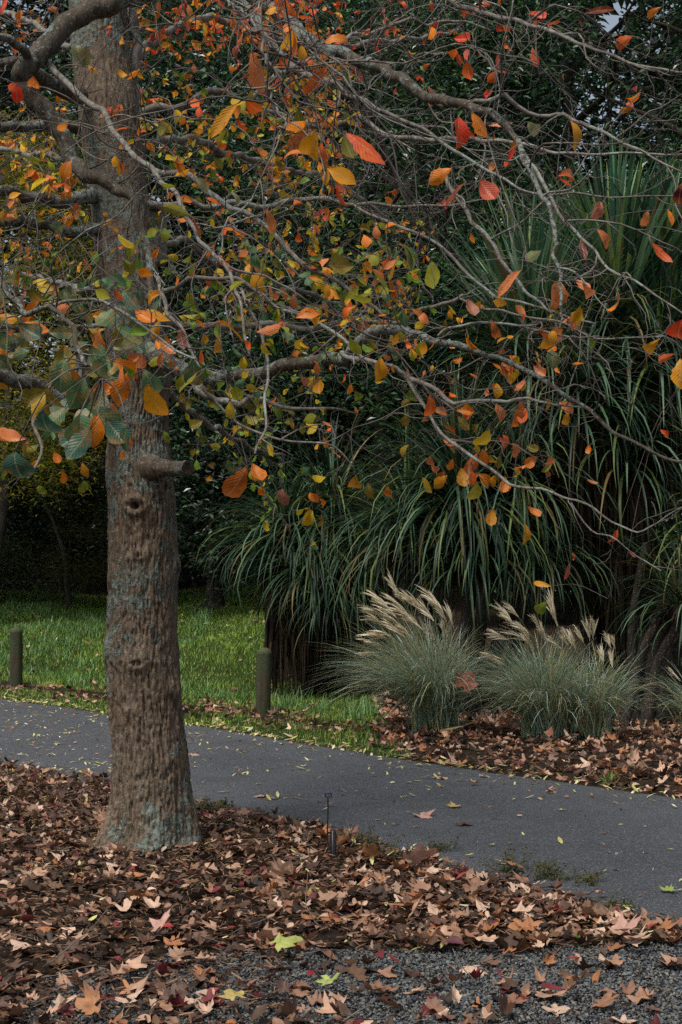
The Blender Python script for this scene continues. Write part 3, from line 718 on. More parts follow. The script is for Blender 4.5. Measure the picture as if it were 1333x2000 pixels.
# --- leaves placed where the photograph shows the large ones: x, y (centre), length, direction of the tip (deg, 90 = up), width ratio, colour
BIG = [(155,110,46,-80,.75,'palegreen'),(505,140,86,-72,.5,'pinkorange'),(432,230,92,-140,.36,'yelloworange'),(568,283,80,-152,.45,'pinkorange'),(715,290,104,-38,.42,'redorange'),
(895,260,66,-92,.62,'red'),(445,100,62,-150,.34,'pinkred'),(616,155,76,-132,.34,'orangered'),(705,140,52,-25,.34,'brownred'),(855,186,54,-40,.42,'pinkbrown'),(938,243,60,-55,.5,'orange'),
(978,240,50,12,.42,'pinkorange'),(1042,255,40,-60,.7,'palegreen'),(1135,260,64,-48,.42,'yelloworange'),(858,340,56,-155,.55,'orange'),(1125,325,84,28,.26,'orangered'),(950,374,54,-62,.75,'pinkred'),
(885,376,66,-142,.25,'brownred'),(1050,35,38,-40,.65,'red'),(905,82,40,-20,.65,'red'),(1045,112,40,-75,.5,'redorange'),(1215,80,46,-155,.55,'orangered'),(1274,24,42,-150,.36,'orange'),
(1172,20,66,12,.24,'brownred'),(1145,45,36,-20,.4,'darkred'),(990,550,76,-142,.34,'pinkorange'),(1085,576,60,-105,.8,'pinkorange'),(1040,500,42,-150,.42,'palegreen'),(1165,588,88,-52,.28,'pinkorange'),(1226,590,66,-48,.42,'orange'),
(1322,655,66,-110,.85,'red'),(1262,686,72,-138,.34,'yelloworange'),(1327,730,62,-95,.55,'yelloworange'),(1292,702,56,-158,.28,'orangered'),(1186,464,52,-38,.4,'pinkorange'),(1261,431,40,-105,.55,'pinkorange'),
(1292,495,60,-50,.3,'redorange'),(1140,492,54,-75,.3,'brownred'),(1165,410,40,-120,.8,'pink'),(1322,385,76,-115,.36,'darkred'),(1140,560,46,-40,.4,'pinkorange'),(1310,425,34,-70,.4,'orange'),
(968,650,56,-72,.34,'orangebrown'),(918,605,44,-78,.6,'pinkbrown'),(1065,675,46,-100,.75,'yelloworange'),(1078,702,40,-90,.6,'green'),(1162,674,40,-60,.45,'brightgreen'),(740,722,50,-100,.65,'yelloworange'),
(777,696,40,-55,.8,'green'),(845,800,62,-80,.42,'orangered'),(908,803,40,178,.62,'orange'),(950,870,72,-98,.48,'yellow'),(890,872,38,-15,.5,'pinkbrown'),(860,935,34,-120,.75,'orangebrown'),
(930,965,48,-95,.5,'yellowgreen'),(984,947,34,-100,.62,'orange'),(960,1010,38,-95,.58,'yelloworange'),(1041,1003,34,-55,.6,'orange'),(1026,1044,40,-95,.55,'yelloworange'),(1080,908,40,-70,.55,'pinkorange'),
(1056,1141,44,170,.3,'yelloworange'),(1056,1190,38,-125,.5,'brightgreen'),(1110,1118,40,-95,.26,'pinkred'),(1128,1088,28,-35,.38,'orangered'),(1198,1047,32,-125,.55,'redorange'),(1236,1082,22,-40,.35,'pinkred'),
(1152,878,20,-80,.7,'orange'),(1298,848,24,-50,.6,'redorange'),(1157,942,24,-30,.3,'pinkorange'),(600,1012,38,-125,.78,'yellow'),(632,1024,40,-80,.3,'olive'),(550,972,36,-95,.72,'pinkbrown'),
(502,930,52,-70,.6,'orange'),(466,952,94,-112,.48,'orangebrown'),(510,965,32,-90,.5,'orange'),(612,974,28,-60,.7,'orange'),(638,984,38,-38,.34,'orange'),(690,950,42,-100,.75,'yelloworange'),(754,966,36,-105,.55,'orange'),
(720,960,36,-90,.5,'olive'),(535,435,66,-60,.32,'pinkorange'),(436,512,54,-45,.22,'redorange'),(365,386,38,22,.5,'orange'),(422,388,42,-5,.5,'orangered'),(205,412,40,-20,.5,'pinkorange'),(386,398,28,-100,.8,'yellowgreen'),
(584,383,42,60,.4,'orangered'),(627,424,34,10,.6,'pinkred'),(403,358,50,-25,.35,'palegreen'),(470,385,44,-30,.3,'palegreen'),(355,662,50,-80,.4,'brownred'),
(66,592,72,-85,.5,'olive'),(105,567,54,-20,.5,'pinkorange'),(46,628,52,-128,.4,'orange'),(126,706,66,-88,.7,'olive'),(148,762,58,-80,.62,'orange'),(188,728,76,-118,.46,'green'),(192,788,70,-100,.55,'green'),
(168,812,60,-160,.55,'green'),(80,845,92,-95,.55,'darkgreen'),(112,822,66,-120,.4,'green'),(156,866,84,-125,.42,'darkgreen'),(226,845,66,-55,.62,'darkgreen'),(238,760,70,-110,.55,'orange'),(232,812,66,-60,.45,'pinkorange'),
(256,708,50,-140,.6,'pinkorange'),(300,752,72,-58,.5,'green'),(298,792,92,-78,.55,'yelloworange'),(196,820,52,-5,.6,'palegreen'),(378,730,58,-90,.6,'green'),(76,790,54,-125,.5,'yellow'),(22,866,60,-165,.85,'pinkorange'),
(30,915,66,-88,.8,'darkgreen'),(40,690,40,-165,.5,'green'),(72,670,44,-110,.5,'green'),(34,668,38,-170,.5,'darkgreen'),(125,652,60,-5,.34,'green'),(175,615,64,-42,.26,'green'),(255,652,64,-25,.34,'green'),(232,640,50,170,.4,'darkgreen'),
(200,692,56,-45,.45,'orange'),(325,678,56,-40,.34,'pinkorange'),(180,655,44,-130,.5,'orange'),(160,680,40,-90,.5,'olive'),(262,620,44,-10,.35,'green'),(362,620,44,-150,.5,'green'),(530,646,60,5,.36,'pinkorange'),(602,610,54,25,.5,'orange'),
(598,747,34,-55,.5,'pink'),(625,754,36,-85,.7,'yelloworange'),(428,676,40,-85,.4,'yelloworange'),(410,768,40,-80,.5,'olive'),(560,660,34,-80,.6,'green'),(520,612,34,-70,.5,'orange'),(572,590,36,-100,.5,'pinkorange'),
(238,510,32,-140,.8,'orange'),(170,520,40,-70,.2,'orangered'),(120,445,50,-15,.4,'green'),(20,545,40,10,.5,'olive'),(510,300,30,-60,.6,'orange'),(356,240,34,-60,.5,'pinkorange'),(360,300,40,-120,.3,'brownred'),
(112,12,40,15,.45,'pinkorange'),(40,32,26,-100,.6,'orange'),(8,10,40,-120,.4,'red'),(1050,20,40,20,.3,'redorange'),(975,60,30,-80,.5,'red'),(825,130,34,-160,.35,'orangered'),(800,780,40,-100,.5,'brightgreen'),(700,780,36,-70,.7,'brightgreen'),
(780,655,38,-60,.5,'orange'),(820,610,36,-20,.5,'orange'),(870,640,34,-95,.5,'olive'),(990,865,40,-30,.5,'redorange'),(1025,815,36,-100,.6,'orangered'),(1010,880,34,-60,.6,'pinkorange'),(975,905,30,-100,.5,'olive'),
(1055,725,34,-40,.6,'pinkorange'),(1085,720,28,-80,.4,'orange'),(985,720,36,-80,.45,'orange'),(915,915,34,-90,.6,'orangebrown'),(880,910,30,-110,.5,'orange'),(1075,930,30,-60,.5,'orangebrown')]
for k in range(46):
    x_, y_ = rng.uniform(-10, 330), rng.uniform(575, 735)
    BIG.append((x_, y_, rng.uniform(38, 58), rng.uniform(-170, 10), rng.uniform(.35, .65), ['green', 'darkgreen', 'olive', 'orange', 'green', 'yelloworange', 'pinkorange', 'green'][rng.integers(8)]))
for k in range(18):
    BIG.append((rng.uniform(60, 250), rng.uniform(690, 870), rng.uniform(58, 84), rng.uniform(-150, -40), rng.uniform(.5, .65), ['green', 'darkgreen', 'darkgreen', 'green', 'orange', 'olive'][rng.integers(6)]))
for k in range(14):
    BIG.append((rng.uniform(0, 180), rng.uniform(730, 990), rng.uniform(26, 40), rng.uniform(-140, -40), rng.uniform(.4, .65), ['orange', 'yelloworange', 'olive', 'brightgreen'][rng.integers(4)]))
for k in range(44):
    BIG.append((rng.uniform(430, 800), rng.uniform(440, 650), rng.uniform(22, 36), rng.uniform(-160, 20), rng.uniform(.45, .65), ['green', 'brightgreen', 'yellowgreen', 'olive', 'brightgreen', 'yellow'][rng.integers(6)]))
for k in range(30):
    BIG.append((rng.uniform(340, 620), rng.uniform(740, 930), rng.uniform(22, 34), rng.uniform(-160, 20), rng.uniform(.45, .65), ['green', 'brightgreen', 'yellowgreen', 'olive', 'brightgreen', 'yellow'][rng.integers(6)]))
for k in range(34):
    BIG.append((rng.uniform(780, 1110), rng.uniform(780, 960), rng.uniform(28, 42), rng.uniform(-150, -30), rng.uniform(.45, .7), ['orange', 'yelloworange', 'olive', 'orangered', 'pinkorange', 'yellow'][rng.integers(6)]))
LV = []
for k in range(14):
    wd = (.36, .5, .62, .75)[k % 4]
    LV.append(MB()); V, q, uv = leaf_grid(7, 11, wd, (.5, 1.2, -.8, 1.7, 2.1)[k % 5], (.25, .6, -.25, .8)[(k // 2) % 4], wav=.14, seed=k, twist=(0, .6, -.6, .9)[(k // 3) % 4])
    LV[-1].add(V, q, None, None, uv); LV[-1] = LV[-1].mesh('leaf', M_leaf)
def leaf_matrix(base, along, nrm, L, wscale=1.):
    a = unit(along); x = unit(np.cross(a, nrm)); z = np.cross(x, a)
    M = np.eye(4); M[:3, 0] = x * L * wscale; M[:3, 1] = a * L; M[:3, 2] = z * L; M[:3, 3] = base
    return Matrix(M.tolist())
n_leaf = 0
pet = MB()
right, upv = np.array([1., 0, 0]), np.array([0, -math.sin(PITCH), math.cos(PITCH)])
for k, (x, y, l, ang, wr, cn) in enumerate(BIG):
    Y = float(np.clip(F * rng.uniform(.088, .105) / l, 2.9, 7.2))
    a = R(ang); dirv = unit(right * math.cos(a) + upv * math.sin(a) + np.array([0, rng.uniform(-.35, .35), 0]))
    L = l * Y / F * 1.02
    base = at(x - math.cos(a) * l / 2, y + math.sin(a) * l / 2, Y)
    # settle the leaf on the network: move it in depth to its nearest branch, keeping its size
    D = NP - base; D2 = D[:, 0] ** 2 + D[:, 2] ** 2 + .35 * D[:, 1] ** 2
    i = int(np.argmin(D2)); 
    Yn = Y + .75 * (NP[i, 1] - Y); sc = Yn / Y; base = at(x - math.cos(a) * l / 2, y + math.sin(a) * l / 2, Yn); L *= sc
    D = NP - base; i = int(np.argmin((D ** 2).sum(1))); q = NP[i]
    dist = np.linalg.norm(base - q)
    m1 = (q + base) / 2 + np.array([0, 0, .12 * dist]) + rng.normal(0, .03 * dist + .001, 3)
    P = spline([q, m1, base, base + dirv * L * .04], 9); tube(pet, P, np.linspace(min(.0028, NR[i]), .0011, 9), 5)
    nrm = unit(np.array([rng.uniform(-.5, .5), -1, rng.uniform(-.1, .9)]))
    v = min(range(14), key=lambda j: abs((.36, .5, .62, .75)[j % 4] - max(wr, .36)) * 10 + rng.random())
    me = LV[v]; wscale = wr / (.36, .5, .62, .75)[v % 4]
    col = C[cn] * rng.uniform(.85, 1.1)
    place(me, 'leaf', Matrix.Translation(-Vector(TL)) @ leaf_matrix(base, dirv, nrm, L, wscale * (1.2 if 'green' in cn else .95)), tree, col); n_leaf += 1
pet_o = rebase(pet, TL).build('leaf_stalks', M_twig, tree, kind='stuff')
# --- leaves on the grown twigs; the nearest as single leaves, the rest joined
cand = []
for p, d in tips:
    x, y = pix(p)
    if not (-200 < x < 1500 and -500 < y < 1090):
        if rng.random() > .25: continue
    pr, cs = region(float(x), float(y))
    back = sstep(7.2, 9, p[1])
    pr = min(1.5, pr * (1 + .5 * back)) * (.5 if (x > 250 and x < 700 and y < 430 and p[1] < 7.1) else 1) * (.6 if p[1] < 4.6 else 1)
    cl = noise(p * 2.3) + .5 * noise(p * 6)
    if p[1] < 5.5 and y < 430 and x < 800: pr *= .3
    if rng.random() < pr * (.62 + 1.3 * cl):
        for _ in range(int(1 + (rng.random() < .45) + 3 * back * rng.random())):
            cand.append((p, d, cs[rng.integers(len(cs))]))
SB = [leaf_grid(3, 6, wd, cu, fo, wav=.12, seed=k, obov=.3, twist=tw) for k, (wd, cu, fo, tw) in enumerate([(.5, .5, .3, .3), (.62, 1.2, .25, 0), (.36, -.6, .7, .8), (.66, .5, -.3, -.4), (.5, 1.9, .4, .2), (.42, .2, .9, -.9), (.55, -1., .2, .3)])]
SB = [(V, q, None, uv) for V, q, uv in SB]
cand.sort(key=lambda c: c[0][1])
lj = MB(); buckets = {k: [] for k in range(len(SB))}
for k, (p, d, cn) in enumerate(cand):
    L = rng.uniform(.036, .074) * (1 - .08 * float(sstep(7.1, 8.4, p[1])))
    dv = unit(d * .5 + rng.normal(0, .45, 3) + np.array([0, 0, -.55]))
    nr = unit(rng.normal(0, .8, 3) + np.array([0, -.7, .5]))
    col = np.minimum(C[cn] * rng.uniform(.8, 1.2) * (1 + .45 * float(sstep(7, 8, p[1]))), .85)  # far leaves coloured brighter to offset the shade of the crown above
    if n_leaf < 360 and p[1] < 6.6 and 0 < pix(p)[0] < 1333 and 0 < pix(p)[1] < 1100:
        place(LV[rng.integers(14)], 'leaf', Matrix.Translation(-Vector(TL)) @ leaf_matrix(p, dv, nr, L), tree, col); n_leaf += 1
    else:
        x = unit(np.cross(dv, nr)); z = np.cross(x, dv)
        buckets[int(rng.integers(len(SB)))].append((p, L, np.stack([x, dv, z], 1), col))
nj = 0
for k, bl in buckets.items():
    if bl:
        copies(lj, SB[k], np.array([b_[0] for b_ in bl]), np.array([b_[1] for b_ in bl]), np.array([b_[2] for b_ in bl]), np.array([b_[3] for b_ in bl])); nj += len(bl)
rebase(lj, TL).build('small_leaves', M_leafj, tree, kind='stuff')
rebase(twm, TL).build('twigs', M_twig, tree, kind='stuff')
print('side branches', nbr, 'single leaves', n_leaf, 'joined leaves', nj)

# ------------------------------------------------------------------ nest boxes hung on the tree
M_board = noisy('weathered_board', (.16, .15, .125), (.27, .26, .22), 14, .85, .002, 60)
M_hole = noisy('dark_board', (.03, .025, .02), (.06, .05, .04), 20)
M_nail = noisy('nail_steel', (.2, .2, .22), (.3, .3, .32), 50, .4)
def box(mb, c, hx, hy, hz, ax=(1, 0, 0), ay=(0, 1, 0), az=(0, 0, 1), bev=.0015):
    c, ax, ay, az = map(lambda v: np.asarray(v, float), (c, ax, ay, az))
    V = []
    for s in (-1, 1):
        for (a, b2) in ((-1, -1), (1, -1), (1, 1), (-1, 1)):
            V.append(c + ax * hx * a + ay * hy * b2 + az * hz * s)
    mb.add(V, [(0, 3, 2, 1), (4, 5, 6, 7), (0, 1, 5, 4), (1, 2, 6, 5), (2, 3, 7, 6), (3, 0, 4, 7)])
def nest_box(c, w_, h_, rot, label, nail):
    t = thing('nest_box', label, 'nest box', tuple(c - np.array([0, 0, h_ / 2])), 'grey wooden nest boxes on the tree')
    t.rotation_euler = (0, 0, rot)
    def part(name, cc, hx, hy, hz, m=M_board):
        mb = MB(); box(mb, cc, hx, hy, hz); o = mb.build(name, m, t, smooth=False)
        bv = o.modifiers.new('bevel', 'BEVEL'); bv.width = .0015; bv.segments = 1; return o
    d_ = w_ * .9
    part('front_panel', (0, -d_ / 2, h_ / 2), w_ / 2, .009, h_ / 2)
    part('back_panel', (0, d_ / 2, h_ / 2 + .02), w_ / 2, .009, h_ / 2 + .02)
    for s in (-1, 1): part('side_panel', (s * (w_ / 2 - .009), 0, h_ / 2), .0088, d_ / 2 - .0095, h_ / 2 - .001)
    part('floor_panel', (0, 0, .012), w_ / 2 - .019, d_ / 2 - .01, .009)
    part('lid', (0, -.012, h_ + .011), w_ / 2 + .012, d_ / 2 + .03, .009)
    if nail:
        for sx, sz in nail:
            mb = MB(); tube(mb, [(sx, -d_ / 2 - .008, sz), (sx, -d_ / 2 - .0125, sz)], .0045, 10, cap=True); mb.build('nail_head', M_nail, t)
nest_box(at(143, 742, 7.25), .135, .26, R(-6), 'grey wooden nest box behind the green leaves left of the trunk', [(-.055, .018), (.055, .018), (-.055, .24), (.055, .24)])
nest_box(at(304, 466, 7.35), .11, .27, R(12), 'grey wooden nest box high on the right side of the trunk', [(.04, .02), (.04, .25)])

# ------------------------------------------------------------------ forest behind
def cloud(mb, pts, size, palette, aspect=.45, up=.8, droop=.3, jit=.35, n4=True):
    """leaf-sized folded faces spread over pts"""
    n = len(pts)
    a = rng.uniform(0, 2 * math.pi, n)
    d = np.stack([np.cos(a), np.sin(a), rng.normal(-droop, .35, n)], -1); d /= np.linalg.norm(d, axis=1)[:, None]
    nr = rng.normal(0, .45, (n, 3)) + np.array([0, -.15, up]); x = np.cross(d, nr); x /= np.linalg.norm(x, axis=1)[:, None]; z = np.cross(x, d)
    L = size * rng.uniform(.65, 1.3, n)[:, None]; Wd = L * aspect
    p0 = pts; p1 = pts + d * L * .5 + x * Wd * .5 + z * L * .08; p2 = pts + d * L - z * L * .12; p3 = pts + d * L * .5 - x * Wd * .5 + z * L * .08
    V = np.stack([p0, p1, p2, p3], 1).reshape(-1, 3); i = np.arange(n)[:, None] * 4
    t = np.concatenate([i + [0, 1, 2], i + [0, 2, 3]])
    pc = np.array(palette)[rng.integers(len(palette), size=n)] * rng.uniform(1 - jit, 1 + jit, (n, 1))
    mb.add(V, None, t, np.repeat(pc, 4, 0))
GAPS = [(1195, 50, 30, 44), (1215, 12, 30, 20), (482, 46, 16, 14), (1185, 100, 26, 16), (508, 92, 9, 8), (1150, 28, 8, 18), (1165, 70, 10, 9)]
def gap(p):
    x, y = pix(p)
    k = np.zeros(len(x), bool)
    for gx, gy, a, b2 in GAPS: k |= ((x - gx) / a) ** 2 + ((y - gy) / b2) ** 2 < rng.uniform(.4, 1.1, len(x))
    return k
def bg_tree(name, label, x, y, h, crown_r, crown_lo, n_clump, per, leaf, palette, trunk_r=.16, lean=(0, 0), limbs_n=9, mtl=None, aspect=.45, group=None, cat='tree', spread=.33, show_limbs=True, flat=1., carve=True):
    z0 = float(ground(x, y)); base = np.array([x, y, z0])
    t = thing(name, label, cat, (x, y, z0), group)
    P = grow((0, 0, -.1), (lean[0] * .3, lean[1] * .3, 1), h * .8, 14, .05, np.array([lean[0] * .02, lean[1] * .02, 0])); P = spline(P, 40)
    mb = MB(); tube(mb, P, np.linspace(trunk_r, trunk_r * .25, 40) * (1 + .08 * rng.uniform(-1, 1, 40)), 12); mb.build('trunk', M_bgbark, t)
    ends = []
    for k in range(limbs_n if cat == 'tree' else 0):
        s = rng.uniform(.42, .95); p = P[int(s * 39)]; a = rng.uniform(0, 2 * math.pi)
        L = crown_r * rng.uniform(.6, 1.05)
        Q = grow(p, (math.cos(a), math.sin(a), rng.uniform(.1, .9)), L, 10, .16, np.zeros(3), .01); Q = spline(Q, 24)
        mb = MB(); tube(mb, Q, np.linspace(trunk_r * .4, trunk_r * .06, 24), 8)
        for j in range(5):
            q = Q[int(rng.uniform(6, 23))]; W = grow(q, unit(rng.normal(size=3) + [0, 0, .2]), L * .4, 7, .2, np.zeros(3)); tube(mb, W, np.linspace(trunk_r * .1, .006, 8), 5)
        mb.build('branch', M_bgbark, t); ends += list(Q[8:])
    # clump centres through the crown volume, thicker toward its outside, gathered in tiers
    c = []
    while len(c) < n_clump:
        v = rng.normal(size=3); v /= np.linalg.norm(v); rr = rng.uniform(.35, 1) ** .45
        p = np.array([v[0] * crown_r * rr, v[1] * crown_r * rr * .9, crown_lo + (h - crown_lo) * (.5 + .5 * v[2] * rr * flat)])
        if noise((p + base) * .55) + .35 * noise((p + base) * 1.6) > -.10: c.append(p)
    c = np.array(c)
    pts = np.repeat(c, per, 0) + rng.normal(0, spread, (n_clump * per, 3)) * np.array([1, 1, .5])
    if carve: pts = pts[~gap(pts + base)]
    mb = MB(); cloud(mb, pts, leaf, palette, aspect)
    o = mb.build('crown', mtl or M_ever, t, smooth=False, kind='stuff')
    return t
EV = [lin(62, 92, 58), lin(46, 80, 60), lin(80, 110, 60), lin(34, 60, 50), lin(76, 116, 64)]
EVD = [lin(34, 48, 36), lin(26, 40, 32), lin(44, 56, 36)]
YG = [lin(150, 150, 50), lin(110, 124, 44), lin(170, 140, 46), lin(90, 104, 48)]
OL = [lin(70, 76, 40), lin(56, 62, 36), lin(84, 82, 44)]
bg_tree('evergreen_tree', 'dense glossy dark evergreen behind the tall strap-leaved plant at right', 3.3, 21.5, 11.5, 3.1, 1.9, 1350, 30, .115, EV, .17)
bg_tree('evergreen_tree', 'dense glossy dark evergreen in the middle, behind the spreading bare twigs', .6, 22.5, 11.8, 3.0, 2.1, 1300, 30, .115, EV, .18)
bg_tree('evergreen_tree', 'dark evergreen behind the orange leaves, just right of the big trunk', -2.2, 24.5, 12.2, 2.9, 2.2, 1300, 28, .12, EV, .17)
bg_tree('forked_tree', 'tall grey forked tree rising against the gap of sky at top right', 4.1, 20.2, 14.0, 2.4, 8.0, 220, 26, .11, EV, .15, lean=(.12, 0), limbs_n=12)
bg_tree('yellowing_tree', 'yellow-green fine-leaved tree left of the big trunk', -6.0, 24.0, 9.0, 2.5, 1.9, 1100, 34, .10, YG, .12, mtl=M_fine, aspect=.3)
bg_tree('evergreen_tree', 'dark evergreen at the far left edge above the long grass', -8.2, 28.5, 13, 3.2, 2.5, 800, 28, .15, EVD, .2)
GB = 'dark trees forming the forest at the back'
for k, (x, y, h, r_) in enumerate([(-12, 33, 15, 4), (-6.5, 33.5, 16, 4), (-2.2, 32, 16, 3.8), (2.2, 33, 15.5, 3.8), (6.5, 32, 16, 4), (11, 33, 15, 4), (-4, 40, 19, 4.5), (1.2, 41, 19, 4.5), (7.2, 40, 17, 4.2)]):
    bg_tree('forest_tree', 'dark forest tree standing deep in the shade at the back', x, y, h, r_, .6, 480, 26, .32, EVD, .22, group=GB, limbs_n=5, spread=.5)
bg_tree('overhanging_tree', 'tall dark tree at the right edge behind the strap-leaved plants', 9.0, 22.5, 12.5, 3.6, 3.2, 900, 26, .14, EV, .2)
# understorey
bg_tree('conifer_shrub', 'brownish feathery conifer shrub in the shade at left behind the grass', -5.0, 26.0, 3.6, 1.7, .2, 420, 34, .09, OL, .06, mtl=M_fine, aspect=.16, limbs_n=4, cat='shrub', spread=.16, carve=False)
for x, y, h, r_, lab in [(-7.2, 27, 3.2, 1.4, 'low dark shrub left of the conifer shrub'), (-3.4, 26.8, 3.4, 1.2, 'dark shrub just left of the big trunk'), (-2.15, 23.4, 3.6, 1.2, 'dark glossy shrub just right of the big trunk'),
                         (-.6, 24.2, 3.0, 1.2, 'dark shrub filling the shade between trunk and strap-leaved plants'), (2.6, 19.5, 3.2, 1.3, 'dark shrub behind the middle strap-leaved plant'), (5.1, 18.2, 3.4, 1.4, 'dark shrub behind the tall strap-leaved plant')]:
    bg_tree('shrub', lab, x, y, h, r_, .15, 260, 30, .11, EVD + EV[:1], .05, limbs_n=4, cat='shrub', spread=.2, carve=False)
for k in range(8):
    bg_tree('shrub', 'low dark undergrowth shrub closing the view at the back edge of the lawn', -9.6 + 1.65 * k, 29.3 + .5 * (k % 2), 2.6 + .5 * (k % 3), 1.35, .1, 210, 28, .13, EVD, .05, limbs_n=0, cat='shrub', spread=.22, carve=False, group='undergrowth shrubs along the back of the lawn')
# bare grey trunks in the shade
for x, y, h, ln, lab in [(1.5, 20.5, 5.5, (-1.4, 0), 'bare brown branching tree leaning left in the gloom of the middle')]:
    t = thing('bare_tree', lab, 'tree', (x, y, float(ground(x, y))))
    x, y = (1010 - 666.5) / F * 18.8, 18.8; b0 = np.array([x, y, float(ground(x, y))]); t.location = b0
    P = spline(np.array([b0 + [0, 0, -.1]] + [at(*q) for q in ((1005, 900, 18.8), (990, 700, 18.8), (945, 565, 18.7), (890, 500, 18.6), (830, 450, 18.5), (770, 340, 18.4), (735, 240, 18.3))]) - b0, 40)
    mb = MB(); tube(mb, P, np.linspace(.10, .03, 40), 10); mb.build('trunk', M_bgbark, t)
    for k in range(14):
        q = P[int(rng.uniform(17, 39))]; Q = spline(grow(q, unit(rng.normal(size=3) + [-.5, -.2, .5]), rng.uniform(.8, 2.0), 9, .2, np.zeros(3)), 20)
        mb = MB(); tube(mb, Q, np.linspace(.028, .006, 20), 6)
        for j in range(6):
            q2 = Q[int(rng.uniform(4, 19))]; W = grow(q2, unit(rng.normal(size=3)), rng.uniform(.3, .9), 7, .25, np.zeros(3)); tube(mb, W, np.linspace(.008, .003, 8), 4)
        mb.build('branch', M_bgbark, t)

# ------------------------------------------------------------------ strap-leaved plants
BL = {}
def blade_mesh(e0, droop, wd, k, mtl, name='leaf_blade'):
    nv = 8; s = np.linspace(0, 1, nv)
    e = e0 - droop * s ** 1.6
    y = np.concatenate([[0], np.cumsum(np.cos((e[1:] + e[:-1]) / 2)) / (nv - 1)]); z = np.concatenate([[0], np.cumsum(np.sin((e[1:] + e[:-1]) / 2)) / (nv - 1)])
    wv = wd * .25 * np.minimum(1, .55 + s * 2.2) * np.clip((1 - s) * 2.1, 0, 1) ** .8 + .0006
    nx, nz_ = np.zeros(nv), None
    tx = np.gradient(y); tz = np.gradient(z); nl = np.hypot(tx, tz); ny_, nz_ = -tz / nl, tx / nl
    sway = .06 * math.sin(k * 2.1) * s ** 2
    V = []
    for j in (-1, 0, 1):
        V.append(np.stack([wv * j + sway, y + ny_ * abs(j) * wv * .45, z + nz_ * abs(j) * wv * .45], -1))
    V = np.stack(V, 1).reshape(-1, 3); i = np.arange(nv - 1)[:, None] * 3 + np.arange(2)[None]
    q = np.stack([i, i + 1, i + 4, i + 3], -1).reshape(-1, 4)
    uv = np.tile([[0, 0], [.5, 0], [1, 0]], (nv, 1)); uv[:, 1] = np.repeat(s, 3)
    return V, q, uv
BV = []
for k in range(26):
    e0 = R(88 - k * 4.2)
    dr = R((18, 45, 75)[k % 3] + k * 2.6)
    BV.append(blade_mesh(e0, dr, .034 + .004 * (k % 3), k, None))
BM = []
for V, q, uv in BV:
    mb = MB(); mb.add(V, q, None, None, uv); BM.append(mb.mesh('leaf_blade', M_blade))
for k in range(12):
    V, q, uv = blade_mesh(R(89 - k * 3.4), R(6 + (k * 7) % 24), .056, k, None); BV.append((V, q, uv))
    mb = MB(); mb.add(V, q, None, None, uv); BM.append(mb.mesh('leaf_blade', M_blade))
BC = [lin(70, 102, 70), lin(54, 86, 66), lin(88, 118, 82), lin(100, 128, 100), lin(38, 60, 46), lin(112, 130, 70)]
